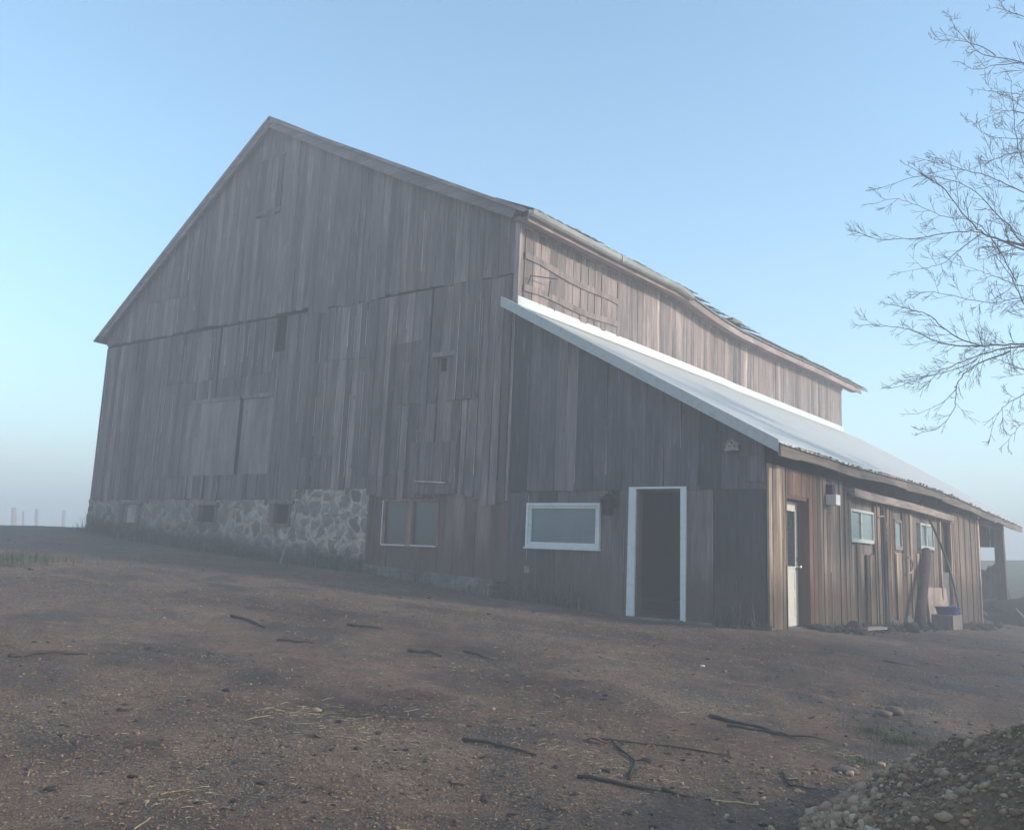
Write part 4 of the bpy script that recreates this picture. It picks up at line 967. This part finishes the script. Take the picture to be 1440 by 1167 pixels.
def spots(n, rmin, rmax, patchy=0, pw=1.4):
    out = []
    tot = 0
    while tot < n:
        k = n*2
        r = rmin*(rmax/rmin)**(rng.uniform(0,1,k)**(1/pw)); a = rng.uniform(-.66,.66,k)+fwd
        x = cx0+r*np.cos(a); y = cy0+r*np.sin(a); ok = ~inbarn(x, y)
        if patchy: ok &= (vnoise(x*.6+3, y*.6, 21)*.6+vnoise(x*1.7, y*1.7, 22)*.4) > rng.uniform(0,1,k)*.5+patchy*.45
        x, y = x[ok], y[ok]; out.append(np.stack([x,y],-1)); tot += len(x)
    p = np.concatenate(out)[:n]
    return np.c_[p, gz(p[:,0], p[:,1])]
p = spots(70000, 2.2, 24, .45); s_ = rng.gamma(1.8,.0014,len(p))+.0016; p[:,2] += s_*.2
tag(scatter('gravel', p, s_*(1+np.hypot(p[:,0]-cx0,p[:,1]-cy0)*.03), True, tones=rng.beta(1.1,7.,len(p))), 'fine stones strewn over the muddy yard', 'gravel', kind='stuff')
p = spots(15000, 2.2, 24, .45); L = rng.gamma(1.8,.009,len(p))+.006; p[:,2] += .004
tag(blades('straw_litter', p, L, rng.uniform(.0012,.003,len(p))*(1+.04*np.hypot(p[:,0]-cx0,p[:,1]-cy0)), G['straw'], True), 'short bits of straw and chaff pressed into the mud', 'straw', kind='stuff')
p = spots(1300, 2.5, 30, .5); s_ = rng.gamma(1.5,.005,len(p))+.004
tag(scatter('mud_clods', p, s_, False, (.35,.6), G['heap']), 'dark wet clods of mud lying over the yard', 'mud', kind='stuff')

p = spots(2600, 2.2, 18, .5); s_ = rng.gamma(2,.0045,len(p))+.004; p[:,2] += s_*.15
tag(scatter('leaf_litter', p, s_, False, (.08,.2), G['litter']), 'brown leaf scraps and bark chips trodden into the yard', 'leaf litter', kind='stuff')
p = []
for (qx, qy, cn_, sp) in [(860,1075,260,.28),(500,1010,240,.4),(660,935,200,.7),(800,1000,300,.7),(880,930,260,.9),(250,1115,120,.25),(1015,1000,260,.45),(1180,1060,220,.3),(900,890,200,.9),(420,1005,150,.3),(560,1050,260,.4)]:
    c_ = ground(qx, qy); x_ = c_[0]+rng.normal(0,sp,cn_); y_ = c_[1]+rng.normal(0,sp*.6,cn_); p.append(np.c_[x_, y_, gz(x_, y_)+.004])
p = np.concatenate(p)
tag(blades('straw_clumps', p, rng.gamma(2.2,.016,len(p))+.01, rng.uniform(.0015,.0035,len(p)), G['straw'], True), 'loose drifts of straw gathered round the sticks', 'straw', kind='stuff')
# ---- gravel pile, lower right
PC = (11.5, -8.0); PR, PHt = 2.82, 1.85
def pile_h(x, y):
    d = np.hypot(x-PC[0], (y-PC[1])*.92); d = d + fbm(x*1.3, y*1.3, 3, 51)*.5
    h = PHt*np.clip(1-d/PR, 0, 1)**1.05
    h = np.minimum(h, 1.5+.1*fbm(x, y, 2, 5))
    return h + np.where(h > .02, fbm(x*3, y*3, 4, 52)*.12*np.clip(h*5, 0, 1), 0)
gr = np.linspace(-4, 4, 240); GX, GY = np.meshgrid(gr+PC[0], gr+PC[1]); H = pile_h(GX, GY)
GZ = gz(GX, GY) + np.where(H > .0, H, 0) - np.where(H < .02, .06, 0)
v = np.stack([GX, GY, GZ], -1).reshape(-1,3); nx = 240
jj, ii = np.meshgrid(np.arange(nx-1), np.arange(nx-1), indexing='ij'); a = (jj*nx+ii).ravel()
keep = (H[:-1,:-1].ravel() > 0) | (H[1:,1:].ravel() > 0)
f = np.c_[a, a+1, a+nx+1, a+nx][keep]
pile = tag(empty('gravel_pile'), 'low brown pile of mixed gravel and soil at the yard edge', 'gravel pile')
mesh_obj('soil_core', v, f, None, G['pilesoil'], pile, True)
n = 150000; x = rng.uniform(PC[0]-3.9, PC[0]+1.6, n); y = rng.uniform(PC[1]-3.6, PC[1]+3.6, n); H = pile_h(x, y)
fr = vnoise(x*.9, y*.9, 61)
edge = np.exp(-((H-.12)/.16)**2)
ok = (H > -.0) & (np.hypot(x-PC[0], y-PC[1]) < PR+.3*rng.uniform(0,1,n)) & (rng.uniform(0,1,n) < .16+.6*edge+.4*fr**2)
ok &= (H > .01) | (rng.uniform(0,1,n) < .25)
x, y, H = x[ok], y[ok], H[ok]
s_ = rng.gamma(1.3,.0048,len(x))+.0025; s_ = np.minimum(s_, .034)*(1+.35*np.exp(-((H-.12)/.16)**2))
pos = np.c_[x, y, gz(x, y)+H+s_*.25]
edge = np.exp(-((H-.12)/.16)**2)
tn = np.clip(rng.beta(1.6,3.4,len(x))+.22*edge*rng.uniform(0,1,len(x)), 0, 1)
ns = 2600; a_s = rng.uniform(0, 2*np.pi, ns); r_s = PR*.9+np.abs(rng.normal(0,.38,ns)); xs_ = PC[0]+r_s*np.cos(a_s); ys_ = PC[1]+r_s*np.sin(a_s)
ss_ = rng.gamma(1.4,.0042,ns)+.003; pos = np.concatenate([pos, np.c_[xs_, ys_, gz(xs_, ys_)+ss_*.25]]); s_ = np.concatenate([s_, ss_]); tn = np.concatenate([tn, rng.beta(2,2.5,ns)])
o = scatter('stones', pos, s_, False, (.55,.9), tones=tn); o.parent = pile; o['kind'] = 'stuff'
base(pile, (PC[0], PC[1], g1(*PC)))

# ---- mud heap beyond the shed, mound inside the bay
def lump(name, c, r, h, mat, label, cat, seed, sx=1, sy=1, rough_=.35, n=70, sharp=1.0):
    g = np.linspace(-1.15, 1.15, n); A, B = np.meshgrid(g, g)
    X = c[0]+A*r*sx; Y = c[1]+B*r*sy
    d = np.hypot(A, B)+fbm(A*2+seed, B*2, 3, seed)*.5
    Hh = h*np.clip(1-d**(2*sharp), 0, 1)
    Hh = Hh*(1+fbm(A*3, B*3+seed, 4, seed+3)*rough_*3)
    Zc = gz(X, Y)+Hh-np.where(Hh < .01, .08, 0)
    v = np.stack([X, Y, Zc], -1).reshape(-1,3)
    jj, ii = np.meshgrid(np.arange(n-1), np.arange(n-1), indexing='ij'); a = (jj*n+ii).ravel()
    k = Hh[:-1,:-1].ravel()+Hh[1:,1:].ravel() > 0
    return tag(mesh_obj(name, v, np.c_[a, a+1, a+n+1, a+n][k], None, mat, None, True), label, cat)
lump('mud_heap', (8.2,19.5), 3.6, .95, G['heap'], 'long dark heap of churned mud and debris beyond the lean-to', 'mud heap', 3, sx=1.1, sy=1.2, rough_=.5)
lump('soil_mound', (4.2,22.0), .55, 1.15, G['heap'], 'rounded dark mound seen through the open bay', 'mound', 8, sharp=1.6, n=40)
lump('soil_bank', (-16.2,3.2), 1.3, .32, G['heap'], 'low dark bank of soil at the far left corner of the barn', 'bank', 12, sx=1.3, n=40)

# ---- vegetation
def along(x0, x1, n, yoff, spread):
    x = rng.uniform(x0, x1, n); y = yoff-np.abs(rng.normal(0, spread, n)); return np.c_[x, y, gz(x, y)-.01]
p = np.concatenate([along(-14.5,-3.8,6500,-.03,.25), along(-3.8,0,220,-.1,.1), along(.0,1.9,800,-.08,.12), along(4.2,5.2,250,-.08,.08)])
tag(blades('weeds', p, rng.gamma(2.5,.075,len(p))*(.4+1.2*vnoise(p[:,0]*1.1, p[:,0]*0+3, 91)), rng.uniform(.005,.014,len(p)), G['weed'], wildness=.9), 'dark dead weeds along the foot of the stone wall', 'weeds', kind='stuff')
def disc(px, py, r, n, sx=1.0):
    c = ground(px, py); a = rng.uniform(0, 2*np.pi, n); q = np.abs(rng.normal(0, .5, n))*r
    x = c[0]+q*np.cos(a)*sx; y = c[1]+q*np.sin(a); return np.c_[x, y, gz(x, y)-.005]
p = np.concatenate([disc(1268,1045,.45,800), disc(1225,1030,.3,400), disc(1262,993,.35,220), disc(1135,875,.4,120), disc(1220,1075,.25,160)])
p = p[(p[:,1] < -.1) | (p[:,0] > 5.25)]
tag(blades('grass', p, rng.gamma(3,.012,len(p))+.012, rng.uniform(.002,.004,len(p)), G['grass'], wildness=.9), 'sparse green grass tufts at the edge of the gravel pile', 'grass', kind='stuff')
c = ground(0, 815); n = 5000; x = c[0]-3.0+rng.normal(0,.4,n); y = c[1]+rng.normal(0,1.0,n)
tag(blades('grass', np.c_[x, y, gz(x, y)], rng.gamma(3,.035,n)+.03, rng.uniform(.005,.012,n), G['grass'], wildness=.8), 'patch of longer green grass at the left edge of the yard', 'grass', kind='stuff')
p = []
for yy_ in rng.uniform(1.9,15,900):
    xx_ = 5.12+abs(rng.normal(0,.16)); p.append((xx_, yy_, g1(xx_, yy_)-.01))
p = np.array(p)
tag(blades('weeds', p, rng.gamma(3,.035,len(p))+.02, rng.uniform(.006,.012,len(p)), G['weed'], wildness=.9), 'ragged dead weeds along the foot of the lean-to side wall', 'weeds', kind='stuff')

# ---- sticks, straws and stones one can pick out
def stick(pts, r, label, mat='stick', name='stick', group=None, forks=()):
    q = [ground(*p_) for p_ in pts]; P3 = []
    for a, b in zip(q[:-1], q[1:]):
        for t in (0,.34,.67): P3.append(a*(1-t)+b*t)
    P3.append(q[-1]); P3 = [np.array([a[0]+random.gauss(0,r*.5), a[1]+random.gauss(0,r*.5), g1(a[0],a[1])+r*.7+abs(random.gauss(0,r*.4))]) for a in P3]
    mb = MB(); n = len(P3); mb.tube(P3, [r*(1-.45*i/(n-1))*random.uniform(.85,1.15) for i in range(n)], 7)
    for i, dx, dy in forks:
        a = P3[min(i, n-1)]; e = np.array([a[0]+dx, a[1]+dy, 0]); e[2] = g1(e[0], e[1])+r
        mb.tube([a, (a+e)/2+np.array([.01,.0,.02]), e], [r*.5,r*.4,r*.25], 5)
    return tag(mb.build(name, G[mat], None, True), label, 'straw' if mat == 'straw2' else 'stick', group)
GS = 'fallen sticks in the yard'
stick([(650,1043),(700,1050),(752,1063)], .014, 'thick short brown stick alone in the middle foreground', group=GS)
stick([(815,1094),(860,1102),(925,1113)], .013, 'dark stick under the curved twig in the foreground', group=GS)
stick([(885,1098),(893,1072),(862,1046)], .011, 'curved grey twig standing off the dark foreground stick', group=GS, forks=[(3,.06,.05)])
stick([(840,1041),(940,1050),(1030,1066)], .009, 'long thin twig reaching right from the red leaf', group=GS)
stick([(928,1112),(972,1123)], .012, 'stubby dark stick right of the longer foreground stick', group=GS)
stick([(997,1008),(1050,1022),(1110,1037)], .016, 'long bare branch lying toward the gravel pile', group=GS, forks=[(5,.2,-.12),(6,.3,.08)])
stick([(1022,1022),(1070,1028),(1105,1036)], .012, 'thinner branch lying close below the long bare branch', group=GS)
stick([(574,917),(598,919),(622,924)], .02, 'stout dark stick half way to the double window', group=GS)
stick([(652,917),(672,921),(695,929)], .012, 'slender bent twig right of the stout dark stick', group=GS)
stick([(488,880),(512,883),(538,887)], .018, 'dark stick lying in the yard below the concrete footing', group=GS)
stick([(390,901),(415,903),(441,905)], .012, 'thin dark stick on the yard beneath the repaired stone wall', group=GS)
stick([(322,868),(345,872),(372,884)], .018, 'pair of bent dark twig ends nearest the far stone wall', group=GS)
stick([(12,925),(50,921),(126,921)], .02, 'long reddish stick at the left edge of the yard', group=GS)
stick([(1100,1085),(1108,1105),(1150,1110)], .008, 'hooked twig at the left toe of the gravel pile', group=GS, forks=[(2,.1,.05),(3,.08,-.06)])
stick([(165,1000),(188,999)], .011, 'small dark chip of wood on the left foreground mud', group=GS)
stick([(895,1005),(918,1001)], .007, 'tiny twig between the long branch and the mud patch', group=GS)
stick([(1242,930),(1290,937)], .012, 'dark twig on the ground in front of the lean-to side', group=GS)
GW = 'loose yellow straws'
stick([(213,1122),(266,1110)], .0045, 'bright straw stalk in the lower left foreground', 'straw2', 'straw_stalk', GW)
stick([(188,1167),(212,1151)], .005, 'straw stalk cut by the bottom left edge of the picture', 'straw2', 'straw_stalk', GW)
stick([(1000,1126),(1035,1130),(1068,1132)], .0065, 'long yellow straw stalk left of the gravel pile toe', 'straw2', 'straw_stalk', GW)
stick([(865,1061),(886,1073)], .004, 'short straw stalk beside the curved grey twig', 'straw2', 'straw_stalk', GW)
stick([(462,1034),(515,1042)], .004, 'faint straw stalk left of the thick short brown stick', 'straw2', 'straw_stalk', GW)
stick([(660,1015),(687,1021)], .004, 'straw stalk above the thick short brown stick', 'straw2', 'straw_stalk', GW)
stick([(345,1013),(380,1006)], .0045, 'straw stalk beside the dark mud rut on the left', 'straw2', 'straw_stalk', GW)
stick([(388,1000),(450,1005)], .0045, 'longer straw stalk along the dark mud rut', 'straw2', 'straw_stalk', GW)
stick([(240,979),(262,980)], .005, 'small straw stalk on bare mud in the left yard', 'straw2', 'straw_stalk', GW)
stick([(38,1092),(50,1069)], .004, 'upright looking straw stalk near the left picture edge', 'straw2', 'straw_stalk', GW)
stick([(1255,1022),(1290,1036)], .005, 'straw stalk in the grass at the back of the gravel pile', 'straw2', 'straw_stalk', GW)
def rock(px, py, r, mat, label, name='rock', cat='rock', flat=.6):
    c = ground(px, py); v = I1v*(1+rng.uniform(-.16,.16,(len(I1v),1)))*[r*1.3, r, r*flat]+[c[0], c[1], c[2]+r*flat*.5]
    return tag(mesh_obj(name, v, I1f, np.full(len(I1f), random.random()), G[mat], None, False), label, cat)
rock(1256,1004,.075,'brick','larger reddish rock on the grass behind the gravel pile')
rock(1244,1006,.055,'brick','smaller reddish rock beside the larger one behind the gravel pile')
rock(1190,1085,.07,'brick','flat orange brown rock at the toe of the gravel pile', flat=.35)
rock(910,1071,.03,'stick','black clump beside the curved grey twig', 'mud_clump', 'clump')
rock(988,937,.022,'white','small white stone far out on the yard below the doorway')
rock(445,1000,.03,'pebble','pale stone on the rim of the dark mud rut')
# curled red leaf
c = ground(842,1046); mb = MB(); L = .085
for i in range(5):
    t0, t1 = i/5, (i+1)/5
    w0, w1 = .03*math.sin(math.pi*(.08+.9*t0)), .03*math.sin(math.pi*(.08+.9*t1))
    p0 = c+np.array([.8*L*2*(t0-.5), .6*L*2*(t0-.5), .02+.015*math.sin(t0*6)]); p1 = c+np.array([.8*L*2*(t1-.5), .6*L*2*(t1-.5), .02+.015*math.sin(t1*6)])
    s1 = np.array([-.6,.8,0])
    for sg in (-1,1):
        q = [p0, p1, p1+s1*w1*sg+[0,0,.012], p0+s1*w0*sg+[0,0,.012]]
        q = q if sg > 0 else q[::-1]
        mb.hexa(q, [x_+[0,0,.0015] for x_ in q], .5)
tag(mb.build('fallen_leaf', G['leaf']), 'curled dull red leaf at the left end of the long thin twig', 'leaf')
ns = 900; ys_ = rng.uniform(1.5, 15, ns); xs_ = 5.15+np.abs(rng.normal(0,.28,ns)); ss_ = rng.gamma(1.6,.018,ns)+.008
tag(scatter('wall_foot_mud', np.c_[xs_, ys_, gz(xs_, ys_)+ss_*.2], ss_, False, (.4,.8), G['heap']), 'lumps of dark mud and rubble along the lean-to side wall', 'mud', kind='stuff')
# boards lying by the side wall
c = ground(1290-25,884); mb = MB(); mb.beam(side(1212,884,5.45), side(1246,882,5.5), .22, .04, tone=.9); tag(mb.build('loose_plank', G['beamlight']), 'short pale plank lying at the foot of the lean-to boards', 'plank')
for (a, b, lab) in (((1378,858),(1388,864),'short pale stick poking from the mud heap by the corner boards'),((1428,856),(1440,868),'pale plank end poking from the mud heap at the right edge'),((1395,851),(1440,873),'long dull pole lying across the mud heap')):
    Yp = 16.2; mb = MB(); p0 = front(*a, Yp); p1 = front(*b, Yp-.1); mb.beam(p0, p1, .05, .05, tone=.8)
    tag(mb.build('debris_stick', G['beamlight'] if 'dull' not in lab else G['inside']), lab, 'stick')

# ---- fence posts fading into the fog at the left
for i, (px, py0, py1, d, wd, lab) in enumerate([(20,714,745,110,.36,'thickest and leftmost foggy fence post'),(33,719,743,112,.14,'thin foggy fence stake right of the thickest post'),(52,716,742,112,.22,'foggy fence post between the thin stake and the last post'),(90,718,740,118,.22,'foggy fence post nearest the barn corner')]):
    t_ = dist(px, py0, d); b_ = dist(px, py1, d); zz = g1(b_[0], b_[1])
    mb = MB(); mb.tube([(b_[0],b_[1],zz-.2),(t_[0]*.5+b_[0]*.5,t_[1]*.5+b_[1]*.5,(zz+t_[2])/2),(t_[0],t_[1],t_[2]),(t_[0],t_[1],t_[2]+.05)], [wd,wd*.95,wd*.9,wd*.3], 8)
    tag(mb.build('fence_post', G['trim']), lab, 'fence post', 'fence posts in the fog')

# ------------------------------------------------------------------ bare tree at the right
tree = empty('bare_tree'); TD = 15.5
crown = MB(); rt = random.Random(21)
tb_ = dist(1690, 900, TD+1); tbx, tby = tb_[0], tb_[1]; tz = g1(tbx, tby)
def tpt(px, py, d=TD): return Vector(dist(px, py, d))
hub = []
trk = [Vector((tbx,tby,tz-.1)), Vector((tbx,tby,tz+1.0)), Vector((tbx-.05,tby,tz+2.6)), tpt(1672,420,TD+.8), tpt(1660,200,TD+.6), tpt(1640,-40,TD+.6), tpt(1625,-260,TD+.6)]
mb = MB(); mb.tube(trk, [.3,.25,.22,.19,.15,.11,.06], 12); mb.build('trunk', G['bark'], tree, True)
def twig(p, d, L, r, lev, sag=0):
    """a twig that wanders and carries alternate side twigs"""
    n = max(3, int(L/.13)); pts = [p]; q = p.copy(); dd = d.copy(); st = L/n
    for i in range(n):
        dd = (dd + Vector((rt.gauss(0,.09), rt.gauss(0,.09), rt.gauss(.02,.09)))).normalized(); q = q+dd*st; pts.append(q.copy())
    crown.tube(pts, [max(.0029, r*(1-.75*i/n)) for i in range(n+1)], 3 if lev > 1 else 4, tone=rt.random(), cap=False)
    if lev >= 3: return
    k = int(L/(.085 if lev < 2 else .12)); sg = 1
    for i in range(k):
        if rt.random() < .22: continue
        j = 1+int(i*(n-1)/max(1,k)); a = pts[min(j,n-1)]; t = (pts[min(j,n-1)+1]-a).normalized()
        ax = Vector((rt.gauss(0,.5), rt.gauss(0,.5), 0))+Vector(CM[2])*rt.choice((-1,1))*.9; sg = -sg
        nd = (Matrix.Rotation(sg*R(rt.uniform(16,42)), 3, ax.normalized()) @ t)
        twig(a, nd, max(.1, L*rt.uniform(.35,.7)*(1-.5*i/k)), max(.0036, r*.55), lev+1)
def limb(px, r0, r1, d0=0, twl=.8, start=None, dens=1.0):
    """main limb following points (x, y in the photo plane at the tree's own distance), thick end first"""
    n = len(px); ds = [TD+d0+(.5*math.sin(i*1.3+d0)) for i in range(n)]
    pts = [tpt(px[i][0], px[i][1], ds[i]) for i in range(n)]
    if start is not None: pts = [start]+pts
    fine = []
    for i in range(len(pts)-1):
        p0 = pts[max(i-1,0)]; p1 = pts[i]; p2 = pts[i+1]; p3 = pts[min(i+2,len(pts)-1)]
        st_ = max(2, int((p2-p1).length/.12))
        for k in range(st_):
            t = k/st_; fine.append(.5*((2*p1)+(p2-p0)*t+(2*p0-5*p1+4*p2-p3)*t*t+(3*p1-p0-3*p2+p3)*t**3)+Vector((rt.gauss(0,.008),rt.gauss(0,.008),rt.gauss(0,.008))))
    fine.append(pts[-1]); N = len(fine)
    rad = [.72*(r0+(r1-r0)*(i/(N-1))**.7) for i in range(N)]
    crown.tube(fine, rad, 6, tone=rt.random()); sg = 1
    i = 3
    while i < N-1:
        f_ = i/(N-1); L = 1.75*twl*rt.uniform(.3,1.0)*(1-.45*f_)
        t = (fine[i+1]-fine[i]).normalized(); sg = -sg
        ax = (Vector(CM[2])*sg + Vector((rt.gauss(0,.45), rt.gauss(0,.45), rt.gauss(0,.2)))).normalized()
        twig(fine[i].copy(), Matrix.Rotation(R(rt.uniform(25,50)), 3, ax) @ t, L, max(.004, rad[i]*.5), 1)
        i += max(1, int(rt.uniform(1.0,2.4)/dens))
    twig(fine[-1], (fine[-1]-fine[-2]).normalized(), .35, r1, 1)
def on(py):   # a point of the trunk near this picture height
    return tpt(1672 if py > 300 else 1655, py+60 if py < 560 else py, TD+.7)
limb([(1560,520),(1500,495),(1440,485),(1376,485),(1339,470),(1308,445),(1277,434),(1246,427)], .05, .006, 0, .6, on(560))
limb([(1376,487),(1323,482),(1277,463),(1222,457)], .02, .005, .1, .5)
limb([(1460,486),(1422,488),(1385,497),(1339,514),(1308,528),(1262,544)], .024, .005, -.1, .5)
limb([(1420,495),(1373,513),(1348,537),(1342,571),(1323,599),(1296,608)], .02, .004, .15, .42)
limb([(1347,545),(1323,568),(1286,582)], .01, .004, .15, .3)
limb([(1373,507),(1330,523),(1262,539)], .012, .004, .3, .35)
limb([(1520,380),(1440,352),(1385,329),(1348,326),(1292,334),(1240,337),(1212,329)], .045, .005, .2, .55, on(400))
limb([(1500,345),(1440,345),(1385,329),(1354,300),(1330,268),(1296,244),(1274,232)], .036, .005, -.2, .5)
limb([(1379,331),(1348,352),(1323,371),(1274,382)], .014, .004, .1, .42)
limb([(1520,440),(1440,420),(1397,426),(1354,420),(1320,412),(1286,411)], .026, .005, .4, .55, on(480))
limb([(1470,410),(1430,400),(1395,388),(1370,378),(1345,371)], .016, .004, .6, .5)
limb([(1500,300),(1440,271),(1386,247),(1353,239),(1326,225),(1312,222)], .034, .005, 0, .5, on(310))
limb([(1500,235),(1440,214),(1392,226),(1355,240),(1310,228)], .026, .004, .3, .5, on(250))
limb([(1440,345),(1420,318),(1400,300),(1360,262),(1300,248),(1240,264)], .02, .004, -.1, .45)
limb([(1430,395),(1380,318),(1330,305),(1262,280),(1236,285)], .016, .004, .5, .4)
limb([(1500,200),(1440,195),(1392,192),(1365,170)], .022, .004, .2, .4, on(200))
limb([(1500,120),(1436,88),(1386,77),(1365,63),(1345,41),(1333,20)], .032, .004, 0, .5, on(150))
limb([(1400,79),(1375,63),(1345,58),(1314,56)], .014, .004, .1, .3)
limb([(1500,140),(1440,134),(1400,129),(1370,126)], .022, .004, -.2, .4, on(160))
limb([(1440,88),(1400,92),(1370,98),(1352,88)], .012, .004, .3, .3)
limb([(1500,165),(1439,159),(1414,156),(1386,167)], .02, .004, .4, .4)
limb([(1510,60),(1440,25),(1415,15),(1403,-5)], .028, .005, .1, .4, on(60))
limb([(1430,20),(1405,12),(1390,13)], .01, .004, .2, .2)
limb([(1530,620),(1480,600),(1440,596),(1413,624)], .02, .004, .2, .4, on(640))
limb([(1520,570),(1460,550),(1430,560),(1405,580),(1395,602)], .02, .004, .3, .45)
limb([(1500,300),(1450,250),(1430,200),(1425,150),(1420,110)], .026, .005, .7, .5, on(340))
limb([(1500,470),(1450,440),(1425,395),(1400,360),(1385,350)], .026, .005, .8, .5)
limb([(1480,540),(1440,520),(1415,510),(1400,505)], .02, .004, .6, .5)
for k in range(10):   # limbs on the tree's hidden far side and top
    a = rt.uniform(-1.2,1.9); z = rt.uniform(2.8,7.5); s0 = Vector((tbx-.1,tby,tz+z)); L = rt.uniform(1.4,2.8)
    twig(s0, Vector((math.cos(a), math.sin(a), rt.uniform(.2,.8))).normalized(), L, .05, 0)
crown.build('crown', G['bark'], tree)
tag(base(tree, (tbx, tby, tz)), 'leafless tree whose fine branches reach in over the yard', 'tree')

# ------------------------------------------------------------------ fog, sky and sun
FOG = .0112
hz = NT('fog'); hz.t.nodes.clear(); out = hz.n('ShaderNodeOutputMaterial'); pv = hz.n('ShaderNodeVolumePrincipled')
pv.inputs['Color'].default_value = (.86,.85,.875,1); pv.inputs['Density'].default_value = FOG; pv.inputs['Anisotropy'].default_value = 0.0
hz.l(pv.outputs[0], out.inputs['Volume'])
mb = MB(); mb.box(-420,-300,-3.2,420,420,14.5); tag(mb.build('haze', hz.m), 'pale morning fog over the yard', 'fog', kind='stuff')
SUN_AZ, SUN_EL = R(24), R(22)   # azimuth measured from +X towards +Y
sd = Vector((math.cos(SUN_EL)*math.cos(SUN_AZ), math.cos(SUN_EL)*math.sin(SUN_AZ), math.sin(SUN_EL)))
w = D.worlds.new('World'); scene.world = w; w.use_nodes = True; nt_ = w.node_tree; nt_.nodes.clear()
o_ = nt_.nodes.new('ShaderNodeOutputWorld'); bg = nt_.nodes.new('ShaderNodeBackground'); sk = nt_.nodes.new('ShaderNodeTexSky')
sk.sky_type = 'NISHITA'; sk.sun_disc = False; sk.sun_elevation = SUN_EL; sk.sun_rotation = math.atan2(sd.x, sd.y)
sk.air_density = 1.0; sk.dust_density = 1.0; sk.ozone_density = 1.0
bg.inputs['Strength'].default_value = .15
hv = nt_.nodes.new('ShaderNodeMix'); hv.data_type = 'RGBA'; hv.blend_type = 'MULTIPLY'; hv.inputs[0].default_value = 1
hv.inputs[7].default_value = (.8,.99,1.0,1); nt_.links.new(sk.outputs[0], hv.inputs[6]); nt_.links.new(hv.outputs[2], bg.inputs[0]); nt_.links.new(bg.outputs[0], o_.inputs[0])
sl = D.lights.new('sun', 'SUN'); sl.energy = 2.0; sl.angle = R(5); sl.color = (1,.92,.82)
so = D.objects.new('sun', sl); COL.objects.link(so); so.rotation_euler = (-sd).to_track_quat('-Z', 'Y').to_euler()
scene.view_settings.view_transform = 'Standard'; scene.view_settings.look = 'None'; scene.view_settings.gamma = 1
scene.view_settings.exposure = 1.12
scene.cycles.volume_bounces = 2; scene.cycles.max_bounces = 6; scene.cycles.diffuse_bounces = 3
scene.cycles.use_denoising = True
